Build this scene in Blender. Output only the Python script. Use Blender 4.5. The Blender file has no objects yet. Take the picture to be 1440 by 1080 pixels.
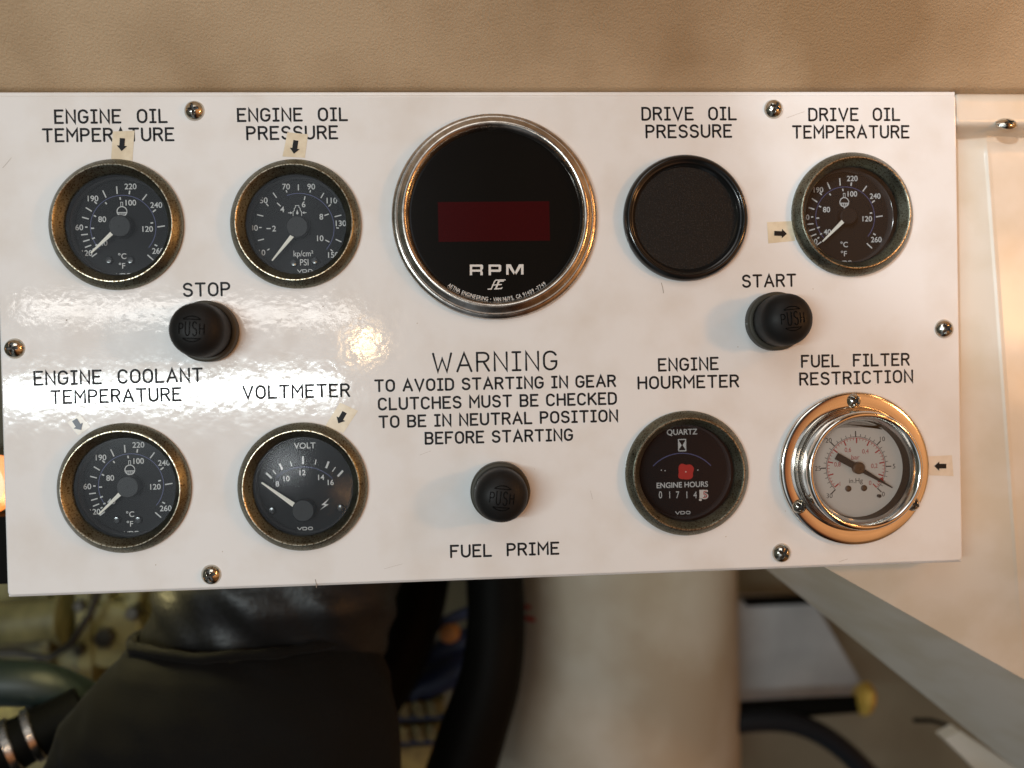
import bpy, bmesh, math, random
from mathutils import Vector, Matrix, noise

random.seed(7)
scene = bpy.context.scene
COL = scene.collection
PI = math.pi

# ------------------------------------------------------------------ camera
# Panel frame in millimetres: u to the right, v up, w out of the panel face.
# World: x = u, z = v, y = -w (metres).
def P(u, v, w=0.0):
    return Vector((u, -w, v)) * 0.001

def rodrigues(r):
    a = Vector(r)
    return Matrix.Rotation(a.length, 3, a.normalized())

ROT = rodrigues((0.012, 0.058, 0.022))            # rows: camera right, up, back in (u,v,w)
EYE = Vector((-14.593, -17.721, 367.999))
FPX = 1088.5                                       # focal length in photo pixels (1440 wide)

cam_d = bpy.data.cameras.new('camera')
cam = bpy.data.objects.new('camera', cam_d)
COL.objects.link(cam)
scene.camera = cam
m3 = Matrix(((ROT[0][0], ROT[1][0], ROT[2][0]),
             (-ROT[0][2], -ROT[1][2], -ROT[2][2]),
             (ROT[0][1], ROT[1][1], ROT[2][1])))
cam.matrix_world = Matrix.Translation(P(*EYE)) @ m3.to_4x4()
cam_d.sensor_width = 36.0
cam_d.lens = FPX / 1440 * 36
cam_d.clip_start = 0.01
cam_d.clip_end = 50
cam_d.dof.use_dof = True
cam_d.dof.focus_distance = 0.366
cam_d.dof.aperture_fstop = 3.6

def at(px, py, w=0.0):
    """point (u, v) on the plane at height w that the photo shows at pixel px, py"""
    d = Vector(((px - 720) / FPX, (540 - py) / FPX, -1.0))
    r = ROT.transposed() @ d
    t = (w - EYE.z) / r.z
    return (EYE.x + r.x * t, EYE.y + r.y * t)

# ------------------------------------------------------------------ world and lamps
world = bpy.data.worlds.new('World')
scene.world = world
world.use_nodes = True
wn, wl = world.node_tree.nodes, world.node_tree.links
wn.clear()
w_out = wn.new('ShaderNodeOutputWorld')
w_bg = wn.new('ShaderNodeBackground')
w_tc = wn.new('ShaderNodeTexCoord')
w_sep = wn.new('ShaderNodeSeparateXYZ')
w_map = wn.new('ShaderNodeMapRange')
w_map.inputs['From Min'].default_value = -0.9
w_map.inputs['From Max'].default_value = 0.9
w_ramp = wn.new('ShaderNodeValToRGB')
els = w_ramp.color_ramp.elements
els[0].position = 0.0;  els[0].color = (0.15, 0.155, 0.12, 1)
els[1].position = 1.0;  els[1].color = (0.75, 0.36, 0.13, 1)
for pos, c in ((0.17, (0.26, 0.27, 0.23)), (0.245, (1.35, 1.46, 1.55)), (0.40, (1.35, 1.46, 1.55)), (0.46, (0.22, 0.22, 0.22)),
               (0.52, (0.07, 0.055, 0.04)), (0.60, (0.10, 0.05, 0.025)), (0.67, (0.55, 0.17, 0.06)), (0.74, (1.40, 0.63, 0.24)), (0.87, (1.50, 0.68, 0.26))):
    e = els.new(pos); e.color = (*c, 1)
w_no = wn.new('ShaderNodeTexNoise')
w_no.inputs['Scale'].default_value = 4.5
w_no.inputs['Detail'].default_value = 3
w_nr = wn.new('ShaderNodeMapRange')
w_nr.inputs['From Min'].default_value = 0.3; w_nr.inputs['From Max'].default_value = 0.7
w_nr.inputs['To Min'].default_value = 0.55; w_nr.inputs['To Max'].default_value = 1.35
w_mul = wn.new('ShaderNodeVectorMath'); w_mul.operation = 'SCALE'
wl.new(w_tc.outputs['Generated'], w_sep.inputs[0])
wl.new(w_tc.outputs['Generated'], w_no.inputs['Vector'])
wl.new(w_sep.outputs['X'], w_map.inputs['Value'])
wl.new(w_map.outputs[0], w_ramp.inputs['Fac'])
wl.new(w_no.outputs['Fac'], w_nr.inputs['Value'])
wl.new(w_ramp.outputs['Color'], w_mul.inputs[0])
w_abs = wn.new('ShaderNodeMath'); w_abs.operation = 'ABSOLUTE'
w_fall = wn.new('ShaderNodeMapRange'); w_fall.interpolation_type = 'SMOOTHSTEP'
w_fall.inputs['From Min'].default_value = 0.30; w_fall.inputs['From Max'].default_value = 0.62
w_fall.inputs['To Min'].default_value = 1.0; w_fall.inputs['To Max'].default_value = 0.22
w_m2 = wn.new('ShaderNodeMath'); w_m2.operation = 'MULTIPLY'
wl.new(w_sep.outputs['Z'], w_abs.inputs[0]); wl.new(w_abs.outputs[0], w_fall.inputs['Value'])
wl.new(w_nr.outputs[0], w_m2.inputs[0]); wl.new(w_fall.outputs[0], w_m2.inputs[1])
wl.new(w_m2.outputs[0], w_mul.inputs['Scale'])
wl.new(w_mul.outputs[0], w_bg.inputs['Color'])
w_bg.inputs['Strength'].default_value = 0.56
wl.new(w_bg.outputs[0], w_out.inputs['Surface'])

def area(name, pos, target, sx, sy, power, color):
    d = bpy.data.lights.new(name, 'AREA')
    d.shape = 'RECTANGLE'; d.size = sx; d.size_y = sy
    d.energy = power; d.color = color
    o = bpy.data.objects.new(name, d); COL.objects.link(o)
    o.location = P(*pos)
    z = (P(*pos) - P(*target)).normalized(); x = Vector((0, 0, 1)).cross(z).normalized(); y = z.cross(x)
    o.matrix_world = Matrix.Translation(P(*pos)) @ Matrix(((x.x, y.x, z.x), (x.y, y.y, z.y), (x.z, y.z, z.z))).to_4x4()
    return o

def bulb(name, pos, r, power, color):
    d = bpy.data.lights.new(name, 'POINT')
    d.shadow_soft_size = r; d.energy = power; d.color = color
    o = bpy.data.objects.new(name, d); COL.objects.link(o)
    o.location = P(*pos)
    return o

area('tube_lamp', (-470, -34, 900), (0, 0, 0), 0.50, 0.027, 3.8, (0.87, 0.985, 1.0))
area('tube_lamp', (-430, 92, 900), (0, 0, 0), 0.50, 0.025, 0.42, (1.0, 0.97, 0.92))
area('ceiling_fill', (-80, 620, 700), (0, 0, 0), 0.5, 0.4, 1.3, (1.0, 0.97, 0.92))  # broad fill light added overhead, not a known fixture
bulb('warm_bulb', (-165, 32, 800), 0.016, 0.7, (1.0, 0.66, 0.33))
bulb('warm_bulb', (-198, -189, 800), 0.010, 0.030, (1.0, 0.50, 0.18))
bulb('amber_light', (570, 40, 400), 0.030, 3.5, (1.0, 0.45, 0.14))
bulb('amber_light', (540, 235, 330), 0.030, 1.0, (1.0, 0.45, 0.14))  # second amber source, added to brighten the right end of the beam
bulb('engine_bay_light', (-240, -116, -110), 0.012, 0.45, (1.0, 0.86, 0.40))
bulb('engine_bay_light', (212, -108, -110), 0.015, 0.28, (1.0, 0.94, 0.78))  # added source hidden behind the panel, brightens cylinder, box and flange
def spot(name, pos, target, r, power, color, cone, blend):
    d = bpy.data.lights.new(name, 'SPOT')
    d.shadow_soft_size = r; d.energy = power; d.color = color
    d.spot_size = math.radians(cone); d.spot_blend = blend
    o = bpy.data.objects.new(name, d); COL.objects.link(o)
    z = (P(*pos) - P(*target)).normalized(); x = Vector((0, 0, 1)).cross(z).normalized(); y = z.cross(x)
    o.matrix_world = Matrix.Translation(P(*pos)) @ Matrix(((x.x, y.x, z.x), (x.y, y.y, z.y), (x.z, y.z, z.z))).to_4x4()
    return o
disc = area('round_lamp', (-285, -145, 800), (-60, -40, 0), 0.050, 0.050, 0.040, (0.90, 0.96, 1.0))
disc.data.shape = 'DISK'
spot('upper_right_fill', (-420, 420, 900), (255, 105, 0), 0.02, 24.0, (0.92, 0.97, 1.0), 13, 0.5)  # added white spot, brightens the upper right only; no such fixture known

vs = scene.view_settings
vs.view_transform = 'Standard'
vs.look = 'None'
vs.exposure = 0.05
vs.gamma = 1.0
vs.use_curve_mapping = False
scene.cycles.use_denoising = True
scene.cycles.max_bounces = 10
scene.cycles.sample_clamp_indirect = 6.0

# ------------------------------------------------------------------ materials
def mat(name, base=(0.5, 0.5, 0.5), rough=0.5, metal=0.0, spec=0.5, var=None, var_scale=300, var_lo=0.4, var_hi=0.6,
        bump=0.0, bump_scale=500, bump_detail=2, rough_var=0.0, coat=0.0, sheen=0.0, aniso=None):
    m = bpy.data.materials.new(name); m.use_nodes = True
    n, l = m.node_tree.nodes, m.node_tree.links
    b = n['Principled BSDF']
    b.inputs['Base Color'].default_value = (*base, 1)
    b.inputs['Roughness'].default_value = rough
    b.inputs['Metallic'].default_value = metal
    b.inputs['Specular IOR Level'].default_value = spec
    b.inputs['Coat Weight'].default_value = coat
    b.inputs['Coat Roughness'].default_value = 0.06
    b.inputs['Sheen Weight'].default_value = sheen
    tc = n.new('ShaderNodeTexCoord')
    if var is not None:
        t = n.new('ShaderNodeTexNoise'); t.inputs['Scale'].default_value = var_scale; t.inputs['Detail'].default_value = 5
        l.new(tc.outputs['Object'], t.inputs['Vector'])
        r = n.new('ShaderNodeMapRange')
        r.inputs['From Min'].default_value = var_lo; r.inputs['From Max'].default_value = var_hi
        l.new(t.outputs['Fac'], r.inputs['Value'])
        x = n.new('ShaderNodeMix'); x.data_type = 'RGBA'
        x.inputs['A'].default_value = (*base, 1); x.inputs['B'].default_value = (*var, 1)
        l.new(r.outputs[0], x.inputs['Factor'])
        l.new(x.outputs['Result'], b.inputs['Base Color'])
    if rough_var:
        t = n.new('ShaderNodeTexNoise'); t.inputs['Scale'].default_value = 130; t.inputs['Detail'].default_value = 6
        l.new(tc.outputs['Object'], t.inputs['Vector'])
        r = n.new('ShaderNodeMapRange')
        r.inputs['From Min'].default_value = 0.3; r.inputs['From Max'].default_value = 0.7
        r.inputs['To Min'].default_value = rough - rough_var; r.inputs['To Max'].default_value = rough + rough_var
        l.new(t.outputs['Fac'], r.inputs['Value']); l.new(r.outputs[0], b.inputs['Roughness'])
    if bump:
        t = n.new('ShaderNodeTexNoise'); t.inputs['Scale'].default_value = bump_scale; t.inputs['Detail'].default_value = bump_detail
        l.new(tc.outputs['Object'], t.inputs['Vector'])
        bp = n.new('ShaderNodeBump'); bp.inputs['Strength'].default_value = 1.0
        bp.inputs['Distance'].default_value = bump * 0.001
        l.new(t.outputs['Fac'], bp.inputs['Height']); l.new(bp.outputs[0], b.inputs['Normal'])
    return m

def glass_mat(name, ior=1.5, rough=0.0, tint=(1, 1, 1)):
    m = bpy.data.materials.new(name); m.use_nodes = True
    n, l = m.node_tree.nodes, m.node_tree.links
    n.clear()
    o = n.new('ShaderNodeOutputMaterial'); mx = n.new('ShaderNodeMixShader')
    fr = n.new('ShaderNodeFresnel'); fr.inputs['IOR'].default_value = ior
    tr = n.new('ShaderNodeBsdfTransparent'); tr.inputs['Color'].default_value = (*tint, 1)
    gl = n.new('ShaderNodeBsdfGlossy'); gl.inputs['Roughness'].default_value = rough
    l.new(fr.outputs[0], mx.inputs[0]); l.new(tr.outputs[0], mx.inputs[1]); l.new(gl.outputs[0], mx.inputs[2])
    l.new(mx.outputs[0], o.inputs['Surface'])
    return m

def emit_mat(name, color, strength):
    m = bpy.data.materials.new(name); m.use_nodes = True
    b = m.node_tree.nodes['Principled BSDF']
    b.inputs['Emission Color'].default_value = (*color, 1); b.inputs['Emission Strength'].default_value = strength
    return m

def specks(m, scale, size, color, keep):
    n, l = m.node_tree.nodes, m.node_tree.links
    b = n['Principled BSDF']; src = b.inputs['Base Color'].links[0].from_socket
    tc = n.new('ShaderNodeTexCoord'); v = n.new('ShaderNodeTexVoronoi'); v.inputs['Scale'].default_value = scale
    l.new(tc.outputs['Object'], v.inputs['Vector'])
    lt = n.new('ShaderNodeMath'); lt.operation = 'LESS_THAN'; lt.inputs[1].default_value = size
    l.new(v.outputs['Distance'], lt.inputs[0])
    sp = n.new('ShaderNodeSeparateColor'); l.new(v.outputs['Color'], sp.inputs[0])
    k = n.new('ShaderNodeMath'); k.operation = 'LESS_THAN'; k.inputs[1].default_value = keep
    l.new(sp.outputs[0], k.inputs[0])
    mu = n.new('ShaderNodeMath'); mu.operation = 'MULTIPLY'
    l.new(lt.outputs[0], mu.inputs[0]); l.new(k.outputs[0], mu.inputs[1])
    x = n.new('ShaderNodeMix'); x.data_type = 'RGBA'; x.inputs['B'].default_value = (*color, 1)
    l.new(mu.outputs[0], x.inputs['Factor']); l.new(src, x.inputs['A']); l.new(x.outputs['Result'], b.inputs['Base Color'])
M = {}
M['panel_paint'] = mat('panel_paint', (0.72, 0.735, 0.745), 0.08, rough_var=0.03, var=(0.655, 0.645, 0.625), var_scale=38, var_lo=0.45, var_hi=0.78,
                       bump=0.046, bump_scale=270, bump_detail=1.3)
specks(M['panel_paint'], 60, 0.022, (0.12, 0.09, 0.06), 0.30)
specks(M['panel_paint'], 130, 0.030, (0.35, 0.28, 0.20), 0.18)
M['ink'] = mat('ink', (0.008, 0.008, 0.010), 0.5, spec=0.2)
M['bezel'] = mat('bezel', (0.205, 0.205, 0.162), 0.36, 1.0, var=(0.06, 0.04, 0.022), var_scale=1500, var_lo=0.50, var_hi=0.66,
                 bump=0.075, bump_scale=1500, bump_detail=4, rough_var=0.10)
M['chrome'] = mat('chrome', (0.74, 0.71, 0.67), 0.13, 1.0, rough_var=0.04)
M['satin_chrome'] = mat('satin_chrome', (0.54, 0.50, 0.46), 0.24, 1.0, var=(0.30, 0.25, 0.21), var_scale=240, var_lo=0.45, var_hi=0.8,
                        bump=0.012, bump_scale=900, rough_var=0.07)
M['rim_edge'] = mat('rim_edge', (0.50, 0.46, 0.36), 0.30, 1.0, var=(0.14, 0.10, 0.06), var_scale=1100, var_lo=0.46, var_hi=0.58)
M['dial_ring'] = mat('dial_ring', (0.035, 0.036, 0.038), 0.16)
M['steel_screw'] = mat('steel_screw', (0.62, 0.59, 0.53), 0.14, 1.0, var=(0.40, 0.32, 0.20), var_scale=350, var_lo=0.5, var_hi=0.75)
M['scratch_dirt'] = mat('scratch_dirt', (0.26, 0.22, 0.18), 0.6)
M['faded_ink'] = mat('faded_ink', (0.045, 0.050, 0.075), 0.35)
M['recess'] = mat('recess', (0.02, 0.018, 0.015), 0.5)  # dark colour paints the shade inside the screw crosses
M['dial_black'] = mat('dial_black', (0.009, 0.0095, 0.0105), 0.7, spec=0.12)
M['can_black'] = mat('can_black', (0.008, 0.008, 0.0085), 0.4, spec=0.2)
M['hub_black'] = mat('hub_black', (0.011, 0.011, 0.012), 0.5, spec=0.25)
M['white_print'] = mat('white_print', (0.58, 0.58, 0.57), 0.6)
M['cream_needle'] = mat('cream_needle', (0.80, 0.77, 0.68), 0.5)
M['blue_print'] = mat('blue_print', (0.075, 0.085, 0.20), 0.6)
M['glass'] = glass_mat('glass', 1.5, 0.10)
M['tach_face'] = mat('tach_face', (0.006, 0.0055, 0.005), 0.07)
M['red_window'] = mat('red_window', (0.033, 0.0032, 0.004), 0.08)
M['gloss_black'] = mat('gloss_black', (0.008, 0.008, 0.008), 0.12)
M['grain_black'] = mat('grain_black', (0.004, 0.0038, 0.0038), 0.5, spec=0.2, var=(0.022, 0.021, 0.020), var_scale=1300, var_lo=0.52, var_hi=0.68, bump=0.40, bump_scale=1500, bump_detail=3)
M['emboss_shade'] = mat('emboss_shade', (0.003, 0.003, 0.003), 0.6, spec=0.04)  # same rubber as the cap, coloured darker to paint shade at the letters
M['rubber'] = mat('rubber', (0.0095, 0.009, 0.0088), 0.48, spec=0.17, bump=0.02, bump_scale=900, rough_var=0.06)
M['collar'] = mat('collar', (0.045, 0.042, 0.032), 0.5, spec=0.3, bump=0.02, bump_scale=900)
M['tape'] = mat('tape', (0.70, 0.64, 0.50), 0.28, var=(0.60, 0.53, 0.39), var_scale=150)
M['clear_tape'] = mat('clear_tape', (0.66, 0.64, 0.58), 0.25, bump=0.05, bump_scale=250)
M['tan_tape'] = mat('tan_tape', (0.68, 0.61, 0.52), 0.3, var=(0.62, 0.55, 0.45), var_scale=150)
M['vacuum_dial'] = mat('vacuum_dial', (0.66, 0.595, 0.53), 0.5)
M['red_print'] = mat('red_print', (0.42, 0.03, 0.03), 0.6)
M['black_print'] = mat('black_print', (0.02, 0.02, 0.02), 0.6)
M['brown_hub'] = mat('brown_hub', (0.09, 0.05, 0.03), 0.4)
M['grey_bubble'] = mat('grey_bubble', (0.22, 0.21, 0.19), 0.35, var=(0.36, 0.34, 0.31), var_scale=180)
M['poppy'] = mat('poppy', (0.50, 0.022, 0.018), 0.5)
M['counter_white'] = mat('counter_white', (0.74, 0.66, 0.60), 0.5)
M['tan_paint'] = mat('tan_paint', (0.50, 0.38, 0.245), 0.6, var=(0.31, 0.21, 0.115), var_scale=9, var_lo=0.40, var_hi=0.64,
                     bump=0.42, bump_scale=1000, bump_detail=4)
M['cabinet_paint'] = mat('cabinet_paint', (0.64, 0.60, 0.53), 0.30, var=(0.58, 0.525, 0.43), var_scale=25, bump=0.02, bump_scale=250)
M['tank_paint'] = mat('tank_paint', (0.46, 0.43, 0.365), 0.5, var=(0.36, 0.31, 0.235), var_scale=9, bump=0.05, bump_scale=200)
M['engine_paint'] = mat('engine_paint', (0.21, 0.19, 0.085), 0.42, var=(0.11, 0.10, 0.04), var_scale=28, bump=0.1, bump_scale=150)
M['fabric'] = mat('fabric', (0.0035, 0.0034, 0.003), 0.8, spec=0.10, bump=0.25, bump_scale=1300, bump_detail=2, sheen=0.03)
M['black_leather'] = mat('black_leather', (0.007, 0.007, 0.0072), 0.42, spec=0.3, bump=0.35, bump_scale=220, bump_detail=5)
M['black_hose'] = mat('black_hose', (0.003, 0.003, 0.0026), 0.6, spec=0.06)
M['blue_black_hose'] = mat('blue_black_hose', (0.007, 0.009, 0.012), 0.5, spec=0.2)
M['green_hose'] = mat('green_hose', (0.006, 0.014, 0.013), 0.5, bump=0.05, bump_scale=300)
M['blue_cable'] = mat('blue_cable', (0.018, 0.030, 0.085), 0.5)
M['yellow_plastic'] = mat('yellow_plastic', (0.42, 0.36, 0.12), 0.5, var=(0.22, 0.18, 0.06), var_scale=60)
M['brass'] = mat('brass', (0.55, 0.36, 0.07), 0.4, 0.4)
M['orange_plastic'] = mat('orange_plastic', (0.55, 0.23, 0.06), 0.5)
M['hull_paint'] = mat('hull_paint', (0.23, 0.215, 0.155), 0.6, var=(0.16, 0.145, 0.10), var_scale=7)
M['blue_grey'] = mat('blue_grey', (0.38, 0.39, 0.40), 0.55, var=(0.30, 0.31, 0.32), var_scale=14)
M['dark_steel'] = mat('dark_steel', (0.10, 0.09, 0.075), 0.3, 1.0)
M['lamp_glow'] = emit_mat('lamp_glow', (1.0, 0.26, 0.04), 1.3)

# ------------------------------------------------------------------ mesh builder (panel frame, mm)
class MB:
    def __init__(self):
        self.v = []; self.f = []
    def add(self, vs, fs):
        n = len(self.v)
        self.v += [tuple(x) for x in vs]
        self.f += [[n + i for i in f] for f in fs]
    def lathe(self, prof, seg=96, c=(0, 0), close_first=False, close_last=False, squash=1.0, rot=0):
        vs = []; fs = []
        for r, w in prof:
            for k in range(seg):
                a = 2 * PI * k / seg + rot
                vs.append((c[0] + r * math.cos(a), c[1] + r * math.sin(a) * squash, w))
        for i in range(len(prof) - 1):
            for k in range(seg):
                k2 = (k + 1) % seg
                fs.append([i * seg + k, i * seg + k2, (i + 1) * seg + k2, (i + 1) * seg + k])
        if close_first: fs.append(list(range(seg))[::-1])
        if close_last: fs.append([(len(prof) - 1) * seg + k for k in range(seg)])
        self.add(vs, fs)
    def disc(self, r, w, c=(0, 0), seg=96):
        self.add([(c[0] + r * math.cos(2 * PI * k / seg), c[1] + r * math.sin(2 * PI * k / seg), w) for k in range(seg)], [list(range(seg))])
    def prism(self, pts, w0, w1):
        n = len(pts)
        A = sum(pts[i][0] * pts[(i + 1) % n][1] - pts[(i + 1) % n][0] * pts[i][1] for i in range(n))
        if A < 0: pts = pts[::-1]
        vs = [(x, y, w0) for x, y in pts] + [(x, y, w1) for x, y in pts]
        fs = [list(range(n))[::-1], [n + i for i in range(n)]]
        fs += [[i, (i + 1) % n, n + (i + 1) % n, n + i] for i in range(n)]
        self.add(vs, fs)
    def box(self, u0, u1, v0, v1, w0, w1):
        self.prism([(u0, v0), (u1, v0), (u1, v1), (u0, v1)], w0, w1)
    def bar(self, a, b, wd0, wd1, w, th=0.0):
        a = Vector(a); b = Vector(b); d = (b - a).normalized(); n = Vector((-d.y, d.x))
        p = [a + n * wd0 / 2, a - n * wd0 / 2, b - n * wd1 / 2, b + n * wd1 / 2]
        if th: self.prism([tuple(q) for q in p], w, w + th)
        else: self.add([(q.x, q.y, w) for q in p], [[0, 1, 2, 3]])
    def stroke(self, pts, width, w):
        """flat polyline with mitred joints and round ends"""
        pts = [Vector(p) for p in pts]
        q = [pts[0]]
        for p in pts[1:]:
            if (p - q[-1]).length > 1e-6: q.append(p)
        pts = q; n = len(pts); h = width / 2
        L = []; R = []
        for i in range(n):
            d0 = (pts[i] - pts[i - 1]).normalized() if i else None
            d1 = (pts[i + 1] - pts[i]).normalized() if i < n - 1 else None
            if d0 is None: d0 = d1
            if d1 is None: d1 = d0
            t = (d0 + d1)
            t = t.normalized() if t.length > 1e-3 else d1
            nn = Vector((-t.y, t.x)); k = h / max(0.45, nn.dot(Vector((-d1.y, d1.x))))
            L.append(pts[i] + nn * k); R.append(pts[i] - nn * k)
        def cap(c, d):
            a0 = math.atan2(d.x, -d.y)      # direction of left normal
            return [c + Vector((math.cos(a0 - PI * j / 6), math.sin(a0 - PI * j / 6))) * h for j in range(1, 6)]
        poly = []
        vs = [(p.x, p.y, w) for p in L] + [(p.x, p.y, w) for p in R]
        fs = [[i, n + i, n + i + 1, i + 1] for i in range(n - 1)]
        self.add(vs, fs)
        d = (pts[-1] - pts[-2]).normalized()
        e = [L[-1]] + cap(pts[-1], d) + [R[-1]]
        self.add([(p.x, p.y, w) for p in e], [list(range(len(e)))[::-1]])
        d = (pts[0] - pts[1]).normalized()
        e = [R[0]] + cap(pts[0], d) + [L[0]]
        self.add([(p.x, p.y, w) for p in e], [list(range(len(e)))[::-1]])
    def tube(self, path, rad, seg=16, caps=True, squash=None):
        path = [Vector(p) for p in path]; n = len(path)
        rads = rad if isinstance(rad, (list, tuple)) else [rad] * n
        vs = []; fs = []
        up = None
        for i in range(n):
            t = (path[min(i + 1, n - 1)] - path[max(i - 1, 0)]).normalized()
            if up is None:
                up = Vector((0, 0, 1)) if abs(t.z) < 0.9 else Vector((1, 0, 0))
            x = t.cross(up).normalized(); up = x.cross(t).normalized()
            for k in range(seg):
                a = 2 * PI * k / seg
                p = path[i] + (x * math.cos(a) + up * math.sin(a)) * rads[i]
                vs.append(tuple(p))
        for i in range(n - 1):
            for k in range(seg):
                k2 = (k + 1) % seg
                fs.append([i * seg + k, i * seg + k2, (i + 1) * seg + k2, (i + 1) * seg + k])
        if caps:
            fs.append(list(range(seg))[::-1]); fs.append([(n - 1) * seg + k for k in range(seg)])
        self.add(vs, fs)
    def text(self, s, c, h, w, width=None, bold=0.0, rot=0.0, stretch=1.0, align='C', shear=0.0):
        vs, fs = glyphs(s, bold)
        xs = [p[0] for p in vs]; x0, x1 = min(xs), max(xs)
        sc = h / CAP
        sx = width / (x1 - x0) if width else sc * stretch
        ca, sa = math.cos(rot), math.sin(rot)
        out = []
        for x, y in vs:
            X = (x - (x0 + x1) / 2) * sx if align == 'C' else (x - x0) * sx
            Y = (y - CAP / 2) * sc
            X += shear * Y
            out.append((c[0] + X * ca - Y * sa, c[1] + X * sa + Y * ca, w))
        self.add(out, fs)
    def build(self, name, material, parent=None, origin=(0, 0, 0), smooth=True, angle=35, recalc=True):
        me = bpy.data.meshes.new(name)
        o3 = Vector(origin)
        me.from_pydata([P(*(Vector(p) - o3)) for p in self.v], [], self.f)
        me.materials.append(M[material] if isinstance(material, str) else material)
        rc = getattr(self, 'recess', None)
        if rc:
            me.materials.append(M['recess'])
            for p in me.polygons:
                if all(i in rc for i in p.vertices): p.material_index = 1
        if recalc:
            bm = bmesh.new(); bm.from_mesh(me)
            bmesh.ops.recalc_face_normals(bm, faces=bm.faces)
            bm.to_mesh(me); bm.free()
        if smooth:
            me.shade_smooth() if hasattr(me, 'shade_smooth') else None
            me.set_sharp_from_angle(angle=math.radians(angle))
        me.update()
        o = bpy.data.objects.new(name, me)
        COL.objects.link(o)
        o.location = P(*origin)
        if parent: o.parent = parent
        return o

CAP = 0.7
_gl = {}
def glyphs(s, bold=0.0):
    key = (s, bold)
    if key in _gl: return _gl[key]
    cu = bpy.data.curves.new('lettering', 'FONT')
    cu.body = s; cu.size = 1.0; cu.offset = bold; cu.fill_mode = 'FRONT'; cu.resolution_u = 5
    ob = bpy.data.objects.new('lettering', cu)
    COL.objects.link(ob)
    dg = bpy.context.evaluated_depsgraph_get()
    ev = ob.evaluated_get(dg)
    me = ev.to_mesh()
    vs = [(v.co.x, v.co.y) for v in me.vertices]; fs = [list(p.vertices) for p in me.polygons]
    ev.to_mesh_clear()
    bpy.data.objects.remove(ob); bpy.data.curves.remove(cu)
    _gl[key] = (vs, fs)
    return _gl[key]
_h = glyphs('H'); CAP = max(p[1] for p in _h[0])

def thing(name, label, cat, origin=(0, 0, 0), group=None):
    o = bpy.data.objects.new(name, None); COL.objects.link(o)
    o.empty_display_size = 0.01
    o.location = P(*origin)
    return tag(o, label, cat, group)

def tag(o, label, cat, group=None):
    o['label'] = label; o['category'] = cat
    if group: o['group'] = group
    return o

# ------------------------------------------------------------------ engraved single-line lettering
def arc(cx, cy, rx, ry, a0, a1, n=7):
    return [(cx + rx * math.cos(math.radians(a0 + (a1 - a0) * i / n)), cy + ry * math.sin(math.radians(a0 + (a1 - a0) * i / n))) for i in range(n + 1)]

def G():
    r = 0.30
    g = {}
    g['A'] = (0.72, [[(0, 0), (0.36, 1), (0.72, 0)], [(0.12, 0.33), (0.60, 0.33)]])
    g['B'] = (0.60, [[(0, 0), (0, 1), (0.36, 1)] + arc(0.36, 0.765, 0.22, 0.235, 90, -90) + [(0.38, 0.53)] + arc(0.36, 0.265, 0.24, 0.265, 90, -90) + [(0, 0)], [(0, 0.53), (0.36, 0.53)]])
    g['C'] = (0.62, [arc(0.31, 0.69, 0.31, 0.31, 25, 180) + arc(0.31, 0.31, 0.31, 0.31, 180, 335)])
    g['D'] = (0.62, [[(0, 0), (0, 1), (0.28, 1)] + arc(0.28, 0.66, 0.34, 0.34, 90, 0) + arc(0.28, 0.34, 0.34, 0.34, 0, -90) + [(0, 0)]])
    g['E'] = (0.56, [[(0.56, 1), (0, 1), (0, 0), (0.56, 0)], [(0, 0.53), (0.44, 0.53)]])
    g['F'] = (0.56, [[(0.56, 1), (0, 1), (0, 0)], [(0, 0.53), (0.42, 0.53)]])
    g['G'] = (0.64, [arc(0.32, 0.68, 0.32, 0.32, 25, 180) + arc(0.32, 0.32, 0.32, 0.32, 180, 360) + [(0.64, 0.46), (0.38, 0.46)]])
    g['H'] = (0.62, [[(0, 0), (0, 1)], [(0.62, 0), (0.62, 1)], [(0, 0.53), (0.62, 0.53)]])
    g['I'] = (0.40, [[(0.20, 0), (0.20, 1)], [(0, 0), (0.40, 0)], [(0, 1), (0.40, 1)]])
    g['K'] = (0.60, [[(0, 0), (0, 1)], [(0.58, 1), (0, 0.40)], [(0.20, 0.60), (0.62, 0)]])
    g['L'] = (0.54, [[(0, 1), (0, 0), (0.54, 0)]])
    g['M'] = (0.74, [[(0, 0), (0, 1), (0.37, 0.42), (0.74, 1), (0.74, 0)]])
    g['N'] = (0.62, [[(0, 0), (0, 1), (0.62, 0), (0.62, 1)]])
    g['O'] = (0.64, [arc(0.32, 0.66, 0.32, 0.34, 0, 180) + arc(0.32, 0.34, 0.32, 0.34, 180, 360) + [(0.64, 0.66)]])
    g['P'] = (0.58, [[(0, 0), (0, 1), (0.32, 1)] + arc(0.32, 0.74, 0.26, 0.26, 90, -90) + [(0, 0.48)]])
    g['R'] = (0.60, [[(0, 0), (0, 1), (0.34, 1)] + arc(0.34, 0.755, 0.25, 0.245, 90, -90) + [(0, 0.51)], [(0.32, 0.51), (0.60, 0)]])
    g['S'] = (0.60, [arc(0.30, 0.765, 0.28, 0.235, 20, 270, 10)[:-1] + [(0.30, 0.53)] + arc(0.30, 0.265, 0.30, 0.265, 90, -160, 10)])
    g['T'] = (0.66, [[(0, 1), (0.66, 1)], [(0.33, 1), (0.33, 0)]])
    g['U'] = (0.62, [[(0, 1), (0, 0.31)] + arc(0.31, 0.31, 0.31, 0.31, 180, 360) + [(0.62, 1)]])
    g['V'] = (0.70, [[(0, 1), (0.35, 0), (0.70, 1)]])
    g['W'] = (0.92, [[(0, 1), (0.23, 0), (0.46, 0.72), (0.69, 0), (0.92, 1)]])
    return g
GL = G()

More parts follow.
